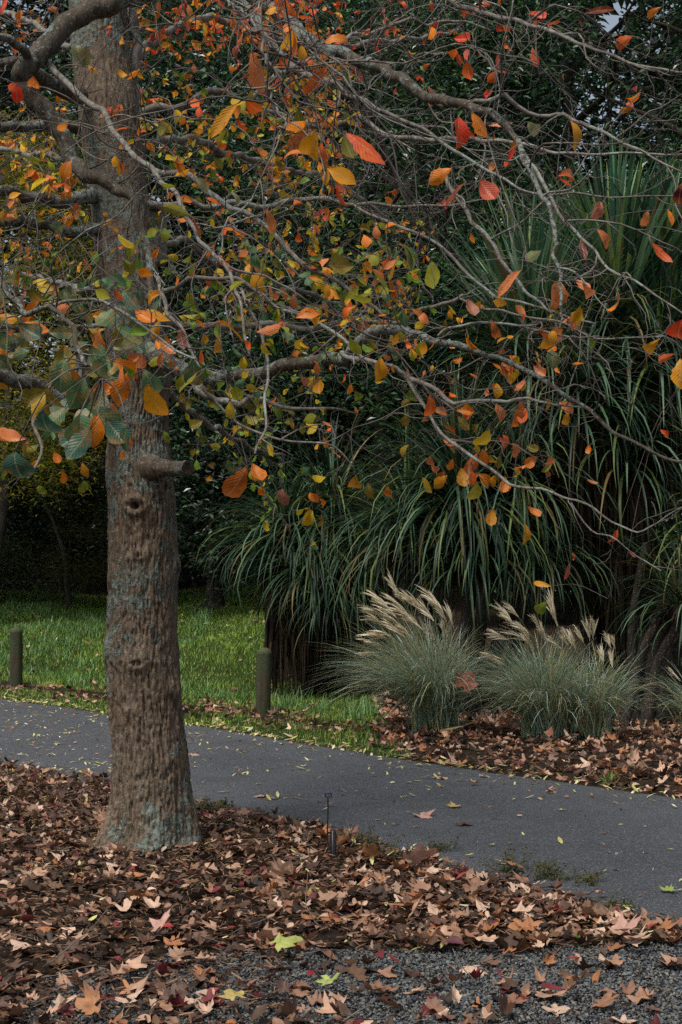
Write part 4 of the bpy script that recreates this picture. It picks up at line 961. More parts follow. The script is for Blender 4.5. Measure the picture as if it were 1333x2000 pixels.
def strap_plant(label, base, heads, n_single=300):
    """heads: (point, number of blades, blade length, lowest variant, highest variant, skirt length)"""
    t = thing('strap_leaved_plant', label, 'plant', tuple(base)); B = np.array(base); made = 0
    sk = MB(); rest = MB(); todo = []
    for hi, (hp, n, L, v0, v1, skl) in enumerate(heads):
        hp = np.asarray(hp); h0 = B + np.array([rng.uniform(-.25, .25), rng.uniform(-.2, .2), -.05])
        mid1 = h0 * .6 + hp * .4 + rng.normal(0, .08, 3); P = spline([h0, mid1, h0 * .25 + hp * .75 + rng.normal(0, .06, 3), hp], 18)
        mb = MB(); tube(mb, P, np.linspace(.075, .05, 18) * (1 + .1 * rng.uniform(-1, 1, 18)), 10); rebase(mb, B).build('stem', M_bgbark, t)
        for k in range(n):
            v = int(np.clip(v0 + (v1 - v0) * rng.random() ** .8, 0, 37)); yaw = rng.uniform(0, 2 * math.pi)
            c = BC[rng.integers(len(BC))] * rng.uniform(.5, 1.15) * (1.9 if v0 > 25 else .85)  # upright fans lightened as if lit from above, other heads darkened as unlit
            if rng.random() < .07: c = lin(130, 112, 72) * rng.uniform(.5, 1)
            if rng.random() < .25: yaw += 0; v = int(np.clip(v + rng.integers(-6, 7), 0, 37))
            todo.append((hp + rng.normal(0, .035, 3) + [0, 0, rng.uniform(-.12, .12)], v, yaw, L * rng.uniform(.72, 1.12), c))
        # hanging dead leaves
        for k in range(int(330 * skl)):
            a = rng.uniform(0, 2 * math.pi); r0 = rng.uniform(.05, .2); l = rng.uniform(.4, 1.0) * min(skl, 1.3)
            z0 = hp[2] - rng.uniform(0, max(skl - .5, .05)); s = np.linspace(0, 1, 6)
            rad = r0 + .10 * np.sin(s * 2.4) * rng.uniform(.3, 1.6)
            px_ = hp[0] + math.cos(a) * rad + .04 * rng.normal() * s; py_ = hp[1] + math.sin(a) * rad; pz = z0 - l * s
            pz = np.maximum(pz, ground(px_, py_) + .01)
            wv = .011 * np.sin(np.clip(s + .15, 0, 1) * math.pi) + .002
            tng = np.array([-math.sin(a), math.cos(a), 0]) * math.cos(k) + np.array([math.cos(a), math.sin(a), 0]) * math.sin(k)
            c0 = np.stack([px_, py_, pz], -1); V = np.stack([c0 - tng * wv[:, None], c0 + tng * wv[:, None]], 1).reshape(-1, 3)
            i = np.arange(5)[:, None] * 2; q = (i + np.array([[0, 1, 3, 2]]))
            sk.add(V, q, None, (lin(82, 68, 52), lin(60, 50, 40), lin(48, 42, 36))[rng.integers(3)] * rng.uniform(.4, 1.))
    def score(b):      # blades that show largest: long, spreading, on the near side
        return b[3] * (1 + .5 * math.cos(b[2] - math.pi))
    todo.sort(key=score, reverse=True)
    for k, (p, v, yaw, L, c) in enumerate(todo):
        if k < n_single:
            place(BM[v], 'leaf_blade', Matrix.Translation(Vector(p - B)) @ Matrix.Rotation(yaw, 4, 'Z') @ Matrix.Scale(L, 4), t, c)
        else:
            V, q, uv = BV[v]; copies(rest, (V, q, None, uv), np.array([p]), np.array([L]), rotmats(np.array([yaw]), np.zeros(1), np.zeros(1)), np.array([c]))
    if rest.v: rebase(rest, B).build('inner_blades', M_bladej, t, kind='stuff')
    if sk.v: rebase(sk, B).build('dead_leaf_skirt', M_straw, t, kind='stuff')
def gp(x, Y): 
    X = (x - 666.5) / F * Y; return (X, Y, float(ground(X, Y)))
strap_plant('tall green strap-leaved plant with upright fans at right, over brown hanging dead leaves', gp(1200, 14.8),
  [(at(1205, 650, 14.4), 360, 1.85, 26, 38, .3), (at(1200, 660, 14.3), 190, 1.45, 4, 20, .3), (at(1040, 700, 14.0), 260, 1.6, 26, 38, .3), (at(1035, 710, 13.9), 160, 1.35, 4, 20, .3), (at(1310, 620, 14.5), 200, 1.6, 26, 38, .3), (at(1130, 790, 13.9), 300, 1.45, 3, 25, 1.2), (at(1290, 730, 14.2), 260, 1.45, 2, 22, 1.2), (at(1220, 900, 14.0), 220, 1.3, 5, 25, 1.6)])
strap_plant('arching strap-leaved plant in the middle, above the silvery grass clumps', gp(930, 14.3),
  [(at(900, 975, 13.9), 430, 1.45, 2, 25, .4), (at(1010, 950, 14.0), 340, 1.4, 4, 25, .8), (at(800, 1040, 14.4), 300, 1.25, 5, 25, .6), (at(930, 1090, 13.8), 260, 1.1, 8, 25, .4), (at(1050, 1090, 14.0), 240, 1.1, 8, 25, .4)])
strap_plant('drooping strap-leaved plant with a dark skirt on the lawn edge, left of the others', gp(620, 16.4),
  [(at(565, 1050, 16.2), 320, 1.3, 5, 25, 1.5), (at(650, 1010, 16.3), 340, 1.3, 4, 25, 1.7), (at(720, 1070, 16.0), 280, 1.25, 5, 25, 1.4), (at(610, 1120, 15.9), 220, 1.0, 10, 25, .9), (at(650, 1165, 15.8), 170, .8, 15, 25, .5), (at(700, 1150, 15.8), 130, .8, 15, 25, .5)])
strap_plant('strap-leaved plant on thin leaning stems at the right edge', gp(1275, 13.4),
  [(at(1335, 1180, 13.0), 140, 1.0, 3, 25, .2), (at(1400, 1040, 13.3), 120, 1.1, 5, 25, .8)])
strap_plant('small dark strap-leaved plant low in the shade right of the middle', gp(1160, 15.0),
  [(at(1150, 1165, 14.8), 110, .8, 5, 25, .2)])
# thin bare stems at the right
for x0, x1, y1, Y, lab in [(1238, 1262, 1060, 13.6, 'slim upright brown stem behind the right-hand grass clump'), (1215, 1335, 1130, 13.2, 'slim brown stem leaning right beside the grass clump'), (1255, 1345, 1190, 13.0, 'slimmest brown stem leaning right at the frame edge')]:
    g0 = np.array(gp(x0, Y)); P = spline([g0, g0 * .5 + at(x1, y1, Y) * .5 + [-.08, 0, .05], at(x1, y1, Y)], 20)
    mb = MB(); tube(mb, P - g0, np.linspace(.055, .035, 20) * (1 + .08 * rng.uniform(-1, 1, 20)), 10)
    o = thing('slender_tree', lab, 'tree', tuple(g0)); mb.build('stem', M_bgbark, o)

# ------------------------------------------------------------------ silvery grass clumps with plumes
def ribbons(mb, P, W, T, c):
    """P (n,m,3) centre lines, W (n,m) half widths, T (n,3) side direction"""
    n, m = W.shape
    V = np.stack([P - T[:, None] * W[..., None], P + T[:, None] * W[..., None]], 2).reshape(-1, 3)
    i = (np.arange(n)[:, None] * m + np.arange(m - 1)[None]).reshape(-1, 1) * 2
    mb.add(V, i + np.array([[0, 1, 3, 2]]), None, np.repeat(c, m * 2, 0))
def arcs(n, e0, droop, L, yaw, m=9):
    s = np.linspace(0, 1, m)[None]; e = e0[:, None] - droop[:, None] * s ** 1.5
    em = (e[:, 1:] + e[:, :-1]) / 2; h = L[:, None] / (m - 1)
    y = np.concatenate([np.zeros((n, 1)), np.cumsum(np.cos(em) * h, 1)], 1); z = np.concatenate([np.zeros((n, 1)), np.cumsum(np.sin(em) * h, 1)], 1)
    return np.stack([y * np.cos(yaw)[:, None], y * np.sin(yaw)[:, None], z], -1)
def silver_grass(label, x, Y, H, n, plumes, lean, seed):
    X0, _, z0 = gp(x, Y); t = thing('silver_grass_clump', label, 'ornamental grass', (X0, Y, z0))
    mb = MB(); yaw = rng.uniform(0, 2 * math.pi, n); ctr = rng.uniform(0, 1, n) ** .7
    e0 = R(90) - ctr * R(20) - rng.uniform(0, R(7), n); dr = R(10) + ctr * R(78) * rng.uniform(.6, 1.35, n) + rng.uniform(0, R(25), n)
    L = H * rng.uniform(.7, 1.15, n); P = arcs(n, e0, dr, L, yaw, 10)
    s = np.linspace(0, 1, 10)
    P = P + np.stack([lean * s ** 1.6 * H * .4 + 0 * L[:, None], 0 * s + 0 * L[:, None], -.10 * abs(lean) * s ** 2 + 0 * L[:, None]], -1)
    P += np.stack([rng.normal(0, .075, n), rng.normal(0, .065, n), 0 * L], -1)[:, None]
    Wd = (np.minimum(1, s * 5 + .5) * (1 - s) ** .6)[None] * (rng.uniform(.0020, .0036, n) * np.where(rng.random(n) < .3, 1.9, 1))[:, None] + .0003
    side_ = np.stack([-np.sin(yaw + rng.normal(0, .6, n)), np.cos(yaw), rng.normal(0, .2, n)], -1); side_ /= np.linalg.norm(side_, axis=1)[:, None]
    pal = np.array([lin(140, 158, 138), lin(112, 132, 108), lin(168, 182, 170), lin(92, 110, 80), lin(146, 148, 112), lin(170, 156, 112), lin(118, 138, 116)])
    ribbons(mb, P, Wd, side_, pal[rng.integers(7, size=n)] * rng.uniform(.95, 1.6, (n, 1)))
    mb.build('grass_blades', M_grass, t, kind='stuff')
    for (px_, py_, ln, ang) in plumes:
        ln *= rng.uniform(.85, 1.3); ang += rng.normal(0, 6)
        top = at(px_, py_, Y + rng.uniform(-.15, .15)) - np.array([X0, Y, z0]); a = R(ang)
        L_ = ln * Y / F; dirv = np.array([math.cos(a), rng.uniform(-.2, .2), math.sin(a)])
        foot = np.array([rng.normal(0, .05), rng.normal(0, .05), .1]); base = top - dirv * L_ * .45
        m = MB(); st = spline([foot, foot * .45 + base * .55 + [.10, 0, .06], base], 10); tube(m, st, np.linspace(.003, .0018, 10), 4, c=lin(130, 128, 84))
        nr = int(rng.integers(14, 23)); k = np.arange(nr); s0 = rng.uniform(0, .45, nr)
        rs = np.linspace(0, 1, 7); o = []
        spr = rng.uniform(-.30, .30, nr); spy = rng.uniform(-.28, .28, nr)
        for j in range(nr):
            d1 = unit(dirv * 1.25 + np.array([-math.sin(a) * spr[j], spy[j], math.cos(a) * spr[j]])); st0 = base + dirv * L_ * s0[j] * .9
            l = L_ * rng.uniform(.45, .85); cur = st0 + d1[None] * (rs * l)[:, None] + np.array([-.10 * np.sign(math.cos(a) * -1) * 0, 0, -.22])[None] * ((rs ** 2) * l)[:, None]
            o.append(cur)
        o = np.array(o); Wp = np.tile(.0062 * np.sin(np.clip(rs * .85 + .12, 0, 1) * math.pi) + .0006, (nr, 1))
        tn = rng.normal(size=(nr, 3)); tn /= np.linalg.norm(tn, axis=1)[:, None]
        pc = np.array([lin(214, 200, 172), lin(190, 176, 146), lin(228, 216, 190)])[rng.integers(3, size=nr)]
        ribbons(m, o, Wp, tn, pc)
        # fine hairs along every finger
        hn = nr * 14; hj = rng.integers(nr, size=hn); hs_ = rng.integers(1, 7, size=hn); p0 = o[hj, hs_]; dv = dirv[None] * .7 + rng.normal(0, .5, (hn, 3)); dv /= np.linalg.norm(dv, axis=1)[:, None]
        p1 = p0 + dv * rng.uniform(.006, .016, (hn, 1)); HP = np.stack([p0, p1], 1)
        ribbons(m, HP, np.full((hn, 2), .0006), tn[hj], pc[hj])
        m.build('plume', M_plume, t)
silver_grass('silvery grass clump leaning left with a dense fan of pale plumes', 850, 12.4, 1.08, 1900,
  [(730,1190,60,150),(742,1172,60,145),(755,1185,62,140),(735,1210,56,155),(760,1205,58,142),(775,1180,60,135),(788,1195,58,135),(800,1170,56,130),(815,1178,62,128),(832,1190,60,128),(845,1168,60,125),(862,1195,56,120),(878,1200,50,112),
   (770,1225,54,140),(790,1230,50,132),(812,1215,50,128),(745,1235,50,152),(728,1255,44,165),(735,1240,46,160),(722,1275,44,172),(842,1235,38,110),(866,1225,36,105),(768,1142,46,118),(783,1165,48,125),(852,1180,50,118)], -.55, 1)
silver_grass('silvery grass clump with loose scattered plumes, right of the dense one', 1065, 11.9, .92, 1500,
  [(985,1195,54,135),(1000,1215,52,140),(1020,1225,56,130),(1008,1238,56,142),(1030,1250,54,125),(975,1240,44,150),(1048,1215,44,115),(1078,1180,72,105),(1083,1200,60,108),(960,1280,46,160),(1062,1240,50,128),(1085,1255,44,120),(972,1290,36,150),(1102,1245,36,112),(1000,1190,50,140)], -.35, 2)
silver_grass('upright silvery grass clump standing furthest right of the three with plumes', 1150, 11.9, .78, 800,
  [(1108,1240,42,112),(1120,1250,44,110),(1132,1240,44,105),(1148,1228,50,100),(1160,1225,46,95),(1188,1250,36,100),(1198,1252,38,95),(1176,1280,32,95),(1195,1285,36,85)], .05, 3)
silver_grass('thin dark-shaded grass clump cut by the right edge', 1375, 11.8, .7, 350, [(1318,1318,36,140)], -.2, 4)

# ------------------------------------------------------------------ lawn grass
def grass_patch(name, n, xr, yr, keep, Lf, pal, m=4, wid=.0028, lean=.5):
    X = rng.uniform(*xr, n); Y = rng.uniform(*yr, n); k = keep(X, Y); X, Y = X[k], Y[k]; n = len(X)
    L = Lf(X, Y) * rng.uniform(.55, 1.3, n); yaw = rng.uniform(0, 2 * math.pi, n)
    P = arcs(n, R(90) - rng.uniform(0, lean, n), rng.uniform(.2, 1.5, n), L, yaw, m) + np.stack([X, Y, ground(X, Y) - .004], -1)[:, None]
    s = np.linspace(0, 1, m); Wd = ((1 - s) ** .7)[None] * rng.uniform(.7, 1.4, n)[:, None] * (wid * (Y / 14))[:, None] + .0003
    tn = np.stack([-np.sin(yaw), np.cos(yaw), 0 * yaw], -1)
    mb = MB(); pal = np.array(pal); c = pal[rng.integers(len(pal), size=n)] * (rng.uniform(.9, 1.55, n) * (1 + .5 * noise(np.stack([X, Y, 0 * X], -1) * 1.5)))[:, None]
    ribbons(mb, P, Wd, tn, c); o = mb.build(name, M_grass, kind='stuff'); return o
GP = [lin(110, 142, 48), lin(92, 124, 42), lin(132, 156, 58), lin(72, 104, 42), lin(146, 162, 78)]
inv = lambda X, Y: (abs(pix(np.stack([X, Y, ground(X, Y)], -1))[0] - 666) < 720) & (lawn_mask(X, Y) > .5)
o = grass_patch('lawn_grass', 190000, (-8, 2.2), (9.8, 29), inv, lambda X, Y: .045 + .05 * sstep(.0, .4, noise(np.stack([X, Y, 3 + 0 * X], -1) * 1.1)) + .015 * (Y > 18), GP, 3)
tag(o, 'short green lawn grass between the path and the forest', 'grass')
def tuft_len(X, Y):
    return .12 + .12 * sstep(-.1, .4, noise(np.stack([X * 1.6, Y * 1.6, 8 + 0 * X], -1)))
def tk(X, Y):
    d = Y - far(X); nz_ = noise(np.stack([X * .8, Y * .8, 4 + 0 * X], -1)); n2 = noise(np.stack([X * 3, Y * 3, 4 + 0 * X], -1))
    band = (d > 2.2) & (d < 3.4) & (n2 > .02)
    hill = (X < -2.1) & (d > 2.2) & (nz_ + .6 * n2 > .08)
    return inv(X, Y) & (band | hill)
o = grass_patch('long_grass', 90000, (-8, 1.2), (12, 29), tk, tuft_len, [lin(96, 130, 70), lin(80, 116, 60), lin(122, 150, 100), lin(70, 102, 48)], 5, .0042, .7)
tag(o, 'long uncut grass in tufts behind the posts and on the left bank', 'grass')
# sparse sprigs along both path edges
def ek(X, Y): return ((abs(Y - far(X) - .02) < .05) | ((near(X) - Y > -.02) & (near(X) - Y < .12) & (noise(np.stack([X * 4, Y * 4, 4 + 0 * X], -1)) > .12))) & (Y < 18)
o = grass_patch('edge_moss_and_grass', 60000, (-5, 3), (4.5, 17), ek, lambda X, Y: .018 + 0 * X, [lin(90, 104, 40), lin(70, 84, 36)], 3, .003, 1.2)
tag(o, 'low moss and grass sprigs growing along the path edges', 'grass')

# ------------------------------------------------------------------ leaf litter
PLV = [plane_leaf(cu, cp, k) for k, (cu, cp) in enumerate([(.3, .2), (.6, -.2), (-.4, .4), (.9, .1), (-.5, -.3), (.2, .8), (1.2, .3), (-.8, .3)])]
PLV[2] = plane_leaf(.4, .2, 31, foldup=.9); PLV[5] = plane_leaf(-.6, .4, 32, torn=.55); PLV[7] = plane_leaf(.9, .5, 33, foldup=-.7)
PLC = [plane_leaf(cu, cp, 20 + k, rings=2) for k, (cu, cp) in enumerate([(.4, .3), (.9, -.2), (-.5, .5), (1.2, .1)])] + [plane_leaf(cu, .4, 50 + k, rings=2, foldup=fo, torn=to) for k, (cu, fo, to) in enumerate([(.5, 1.1, 0), (-.7, -.9, .2), (.8, .3, .7), (1.4, .2, .5), (-.4, 1.6, .3)])]
OV = []
for k, (wd, cu, fo) in enumerate([(.5, .8, .3), (.42, -.7, .5), (.55, .4, .6), (.35, 1.2, .2)]):
    V, q, uv = leaf_grid(3, 6, wd, cu, fo, wav=.08, seed=40 + k); V = V - [0, .5, 0]; OV.append((V, q, None, uv))
NARR = []
for k, (wd, cu) in enumerate([(.24, .3), (.28, -.4), (.2, .8)]):
    V, q, uv = leaf_grid(3, 5, wd, cu, .2, seed=60 + k); V = V - [0, .5, 0]; NARR.append((V, q, None, uv))
BR = [lin(186, 148, 122), lin(164, 124, 100), lin(146, 106, 82), lin(204, 172, 148), lin(112, 82, 66), lin(166, 112, 74), lin(90, 67, 56)]
BRD = [lin(86, 65, 50), lin(66, 51, 41), lin(106, 80, 60), lin(50, 40, 34), lin(84, 58, 46), lin(124, 95, 70)]
RD = [lin(118, 46, 50), lin(104, 40, 44), lin(150, 62, 58), lin(90, 44, 52)]
YL = [lin(214, 206, 140), lin(200, 194, 116), lin(226, 218, 178), lin(180, 178, 96)]
def lay(mb, base_set, X, Y, size, pal, tilt, lift, jit=.25):
    n = len(X)
    if n == 0: return
    v = rng.integers(len(base_set), size=n); pal = np.array(pal)
    c = pal[rng.integers(len(pal), size=n)] * rng.uniform(1 - jit, 1 + jit, (n, 1))
    pos = np.stack([X, Y, ground(X, Y) + rng.uniform(.004, lift, n)], -1)
    onp = (Y > near(X)) & (Y < far(X)); pos[onp, 2] = .026 + rng.uniform(0, .004, onp.sum())
    s = size * rng.uniform(.6, 1.25, n); Rm = rotmats(rng.uniform(0, 2 * math.pi, n), rng.normal(0, tilt, n), rng.normal(0, tilt, n))
    for k in range(len(base_set)):
        m_ = v == k; copies(mb, base_set[k], pos[m_], s[m_], Rm[m_], c[m_])
SPY = CAM_H * F / (1668 - HOR) * .98; SPX = (652 - 666.5) / F * SPY
def uni(n, xr, yr, keep):
    X = rng.uniform(*xr, n); Y = rng.uniform(*yr, n); k = keep(X, Y); return X[k], Y[k]
def in_bed(X, Y):
    return (((X - SPX) / .055) ** 2 + ((Y - SPY + .14) / .20) ** 2 > 1 + 3 * noise(np.stack([X * 30, Y * 12, 0 * X], -1))) & (near(X) - Y > -.06 + .05 * noise(np.stack([X * 5, Y * 5, 0 * X], -1))) & (Y > gravel_edge(X)) & ((X - TX) ** 2 + (Y - TY) ** 2 > .21 ** 2)
def on_gravel(X, Y):
    return (Y < gravel_edge(X)) & (rng.random(len(X)) < (.26 + .9 * sstep(.1, -1.1, X) + .5 * sstep(.35, .9, gravel_edge(X) - Y) * (X < .4)))
# bark mulch and crumbs underneath
mb = MB()
X, Y = uni(50000, (-3.2, 2.4), (3.9, 11), lambda X, Y: in_bed(X, Y) | (abs(X - SPX) + abs(Y - SPY) < .4) & (Y < near(X)) | ((Y < gravel_edge(X)) & (X < -.2 + .3 * noise(np.stack([X * 3, Y * 3, 0 * X], -1)))))
lay(mb, [(np.array([[-.07, -.5, 0], [.07, -.5, .02], [.05, .5, .03], [-.06, .5, 0], [0, 0, .09]]), None, np.array([[0, 1, 4], [1, 2, 4], [2, 3, 4], [3, 0, 4]]), np.zeros((5, 2)))], X, Y, .042,
    [lin(80, 60, 48), lin(58, 44, 36), lin(110, 84, 66), lin(42, 33, 28), lin(140, 112, 90)], .25, .032)
o = mb.build('bark_mulch', M_chip, kind='stuff', smooth=False); tag(o, 'dark shredded bark mulch under the fallen leaves', 'mulch')
# joined leaf carpets
mb = MB()
X, Y = uni(5200, (-3.2, 2.4), (3.9, 11), in_bed); lay(mb, PLC, X, Y, .080, BRD, .22, .022)
X, Y = uni(6500, (-3.2, 2.4), (3.9, 11), in_bed); lay(mb, OV, X, Y, .055, BRD + RD[:1] + BR[2:5] + BR[:2], .32, .032)
dens = lambda X, Y: in_bed(X, Y) & (rng.random(len(X)) < .35 + .65 * sstep(-.2, .25, noise(np.stack([X * 1.8, Y * 1.8, 2 + 0 * X], -1)) + .3 * (X > .0) - .2 * (X < -.25)))
X, Y = uni(4600, (-3.2, 2.4), (5, 11), dens); lay(mb, PLC, X, Y, .088, BR[:4] + BR, .20, .038)
X, Y = uni(5200, (-3.2, 2.4), (5, 11), dens); lay(mb, OV, X, Y, .045, BR + RD[:1], .32, .042)
X, Y = uni(1500, (-3.2, 2.4), (5, 11), dens); lay(mb, NARR, X, Y, .06, YL, .2, .04)
X, Y = uni(1700, (-2.5, 2.6), (3.8, 5.2), on_gravel); lay(mb, PLC + OV, X, Y, .078, BR + BRD + RD[:2], .35, .025)
o = mb.build('leaf_litter', M_dryj, kind='stuff'); tag(o, 'thick brown carpet of fallen leaves around the tree', 'leaf litter')
mb = MB()
def verge(X, Y):
    d = Y - far(X); s_ = 800
    a = (X < .9) & (d > .5) & (d < 2.3 + .3 * noise(np.stack([X, Y, 0 * X], -1)))
    b2 = (X >= .35) & (d > .0) & (d < 6.5)
    return a & (rng.random(len(X)) < .12 + .42 * sstep(-.25, .2, noise(np.stack([X * 1.6, Y * 1.6, 6 + 0 * X], -1)) + .12 * (X > -1.5))) | b2
X, Y = uni(5200, (-6, 4.5), (7, 18), verge); lay(mb, PLC, X, Y, .10, BRD + BR, .35, .03)
X, Y = uni(5600, (-6, 4.5), (7, 18), verge); lay(mb, PLC, X, Y, .085, BR, .25, .04)
X, Y = uni(9000, (-6, 4.5), (7, 18), lambda X, Y: (Y - far(X) > .4) & (Y - far(X) < 2.6)); lay(mb, OV + PLC[:2], X, Y, .05, BRD + BR[:2], .2, .015)
X, Y = uni(4000, (-6, 4.5), (7, 18), verge); lay(mb, OV, X, Y, .075, BRD + BR + RD[:1], .4, .05)
X, Y = uni(15000, (-6, 3.2), (7, 18), lambda X, Y: (abs(Y - far(X) - .10) < .26)); lay(mb, NARR, X, Y, .085, YL + BR[:2], .2, .02)
X, Y = uni(420, (-6, 1.5), (12, 26), lambda X, Y: lawn_mask(X, Y) > .5); lay(mb, PLC + OV, X, Y, .09, BR + YL[:1], .35, .07)
o = mb.build('verge_leaf_litter', M_dryj, kind='stuff'); tag(o, 'brown fallen leaves along the far side of the path and under the grasses', 'leaf litter')

# single leaves
def as_mesh(base, name, m): 
    b_ = MB(); b_.add(base[0], base[1], base[2], None, base[3]); return b_.mesh(name, m)
PM = [as_mesh(p, 'fallen_leaf', M_dry) for p in PLV]
OMs = [as_mesh(p, 'fallen_leaf', M_dry) for p in OV]
NM = [as_mesh(p, 'fallen_leaf', M_dry) for p in NARR]
def lone(me, x, y, size, col, label, cat, group=None, name='plane_leaf', tilt=.3, yaw=None, lift=.02):
    X_, Y_ = gnd(x, y)
    for _ in range(6):       # walk out to where the view line meets the real ground
        z = float(ground(X_, Y_)); z = .028 if near(X_) < Y_ < far(X_) else z
        Y_ = (CAM_H - z) * F / (y - HOR); X_ = (x - 666.5) / F * Y_
    z = (.028 + lift * .15) if near(X_) < Y_ < far(X_) else float(ground(X_, Y_)) + lift
    L = size * Y_ / F
    o = place(me, name, Matrix.Translation((X_, Y_, z)) @ Matrix.Rotation(rng.uniform(0, 6.28) if yaw is None else yaw, 4, 'Z') @ Matrix.Rotation(rng.normal(.5 * tilt, tilt), 4, 'X') @ Matrix.Rotation(rng.normal(0, tilt), 4, 'Y') @ Matrix.Diagonal((L * rng.uniform(.75, 1.08), L * rng.uniform(.85, 1.1), L, 1)), None, col)
    tag(o, label, cat, group); return o
TAN, PKT, OB = lin(196, 158, 132), lin(192, 150, 134), lin(170, 118, 78)
for x, y, s, c, lab in [(795,1702,76,PKT,'large pinkish tan lobed leaf on the heap near the path, right of the sprinkler'),(818,1782,80,OB,'large orange-brown lobed leaf standing up on the heap edge'),(800,1812,64,TAN,'pale tan leaf lying just in front of the orange-brown one on the heap'),
  (1015,1818,74,OB,'folded orange-brown lobed leaf at the gravel edge right of centre'),(952,1850,56,TAN,'pale pointed leaf lying on the gravel edge below the heap'),(315,1838,62,PKT,'broad pink-brown leaf lying right of the mulch patch before the trunk'),
  (536,1868,72,lin(170,176,96),'yellow-green and tan lobed leaf at the start of the gravel'),(648,1930,50,lin(168,176,100),'pale green leaf on the gravel at the bottom, right of the yellow one'),(468,1974,56,lin(176,156,92),'yellow lobed leaf at the bottom edge'),
  (272,1772,50,OB,'orange-tan leaf in the middle of the bed before the trunk'),(1192,1840,66,PKT,'pale ribbed leaf near the right end of the heap'),(1245,1852,56,TAN,'tan folded leaf on the gravel at far right'),(715,1690,46,OB,'orange-brown leaf leaning on the heap just right of the sprinkler'),
  (1020,1692,46,OB,'orange curled leaf standing among the weeds at the path edge'),(560,1730,50,TAN,'tan leaf on the bed right of the trunk foot'),(250,1905,60,TAN,'pale tan leaf at lower left before the mulch'),(200,1985,56,OB,'orange-tan lobed leaf at the bottom left'),(860,1735,44,TAN,'pale cupped leaf on the heap right of the red one')]:
    lone(PM[rng.integers(8)], x, y, s, c, lab, 'leaf', lift=.06, tilt=.35)
for x, y, s, c, lab in [(902,1697,52,lin(150,52,60),'crimson oval leaf standing on the heap beside the path'),(849,1826,30,lin(150,40,52),'small bright red leaf at the front of the heap'),(325,1822,40,lin(176,60,60),'red oval leaf beside the broad pink-brown one'),(428,1860,32,lin(150,50,56),'red leaf on the mulch left of the yellow-green leaf'),
  (766,1895,36,lin(140,48,50),'dark red pointed leaf on the gravel below the heap'),(1012,1962,32,lin(140,46,50),'red narrow leaf low on the gravel at right'),(610,1917,26,lin(150,36,48),'small deep red leaf at the gravel left of the pale green one'),(300,1977,44,lin(120,52,44),'dark red-brown oval leaf at the bottom left of centre')]:
    lone(OMs[rng.integers(4)], x, y, s, c, lab, 'leaf', name='oval_leaf', lift=.05)
for x, y, s, c, lab in [(390,1470,40,TAN,'large tan leaf on the path just right of the trunk'),(470,1463,26,PKT,'pinkish leaf on the path right of the large tan one'),(522,1550,36,PKT,'curled pink-brown leaf on the path above the bed, left of the sprinkler'),(870,1515,34,TAN,'curled tan leaf on the path below the grass clump'),
  (937,1510,30,PKT,'pink-brown crumpled leaf on the path near the far edge'),(930,1527,28,TAN,'flat tan leaf on the path just below the crumpled one'),(815,1585,52,PKT,'wide brown leaf on the path right of centre with pale tips'),(890,1572,36,lin(184,160,96),'yellowish leaf on the path right of the wide brown one'),
  (1170,1735,30,TAN,'small tan leaf at the near path edge, at right'),(978,1675,26,lin(190,160,116),'pale tan leaf on the path near edge above the weeds'),(1296,1733,34,lin(150,164,84),'pale green leaf on the path at the right edge'),(905,1606,34,lin(88,66,54),'dark shrivelled leaf on the path centre right')]:
    lone(PM[rng.integers(8)], x, y, s, c, lab, 'leaf', lift=.01, tilt=.07)
lone(NM[0], 965, 1592, 30, lin(206, 196, 170), 'pale narrow leaf lying alone on the path right of centre', 'leaf', name='narrow_leaf', tilt=.05, lift=.005, yaw=1.5)
def zone(x, y):
    if y > 1880: return 'at the lower left corner' if x < 250 else ('on the mulch at the bottom left of centre' if x < 500 else ('on the gravel at the bottom middle' if x < 850 else ('on the gravel at the bottom right' if x < 1100 else 'on the gravel in the lower right corner')))
    if x < 180: return 'left of the trunk foot' if y < 1700 else 'at the left edge below the trunk'
    if x < 420: return 'close around the trunk foot' if y < 1740 else 'in front of the trunk'
    if x < 620: return 'between trunk and sprinkler' if y < 1740 else 'before the sprinkler, to its left'
    if x < 850: return 'beside the sprinkler' if y < 1740 else 'before the sprinkler, to its right'
    return 'on the heap near the crimson leaf' if x < 1050 else 'at the right end of the heap'
# top layer of the bed, nearest first
cnt = 0
while cnt < 250:
    x, y = rng.uniform(-10, 1340), 1560 + 440 * rng.random() ** .8
    X_, Y_ = gnd(x, y); Xa, Ya = np.array([X_]), np.array([Y_])
    bed = bool(in_bed(Xa, Ya)[0]); grv = Y_ < gravel_edge(X_) 
    if not bed and not (grv and rng.random() < (.75 if x < 420 else .30)): continue
    if bed and rng.random() > .45 + .55 * (x > 600) : continue
    size = rng.uniform(.06, .11) * F / Y_
    z_ = zone(x, y)
    surf = 'gravel' if (grv and x > 450) else 'leaf bed'
    q = rng.random()
    if ((X_ - SPX) / .08) ** 2 + ((Y_ - SPY + .16) / .26) ** 2 < 1: continue
    bi = int(rng.integers(len(BR))); tone = ('tan', 'light brown', 'mid-brown', 'pale tan', 'dark brown', 'orange-brown', 'greyish dark brown')[bi]; big_ = 'large' if size * Y_ / F > .085 else 'small'
    if q < .9: lone(PM[rng.integers(8)], x, y, size, BR[bi] * rng.uniform(.9, 1.12), f'{big_} {tone} lobed leaf lying {z_}', 'leaf', f'{tone} lobed leaves {z_}', lift=.034 if surf == 'leaf bed' else .018, tilt=.17)
    else: lone(OMs[rng.integers(4)], x, y, size * .75, RD[rng.integers(4)], f'dull red oval leaf lying {z_}', 'leaf', f'red oval leaves {z_}', name='oval_leaf', lift=.04)
    cnt += 1
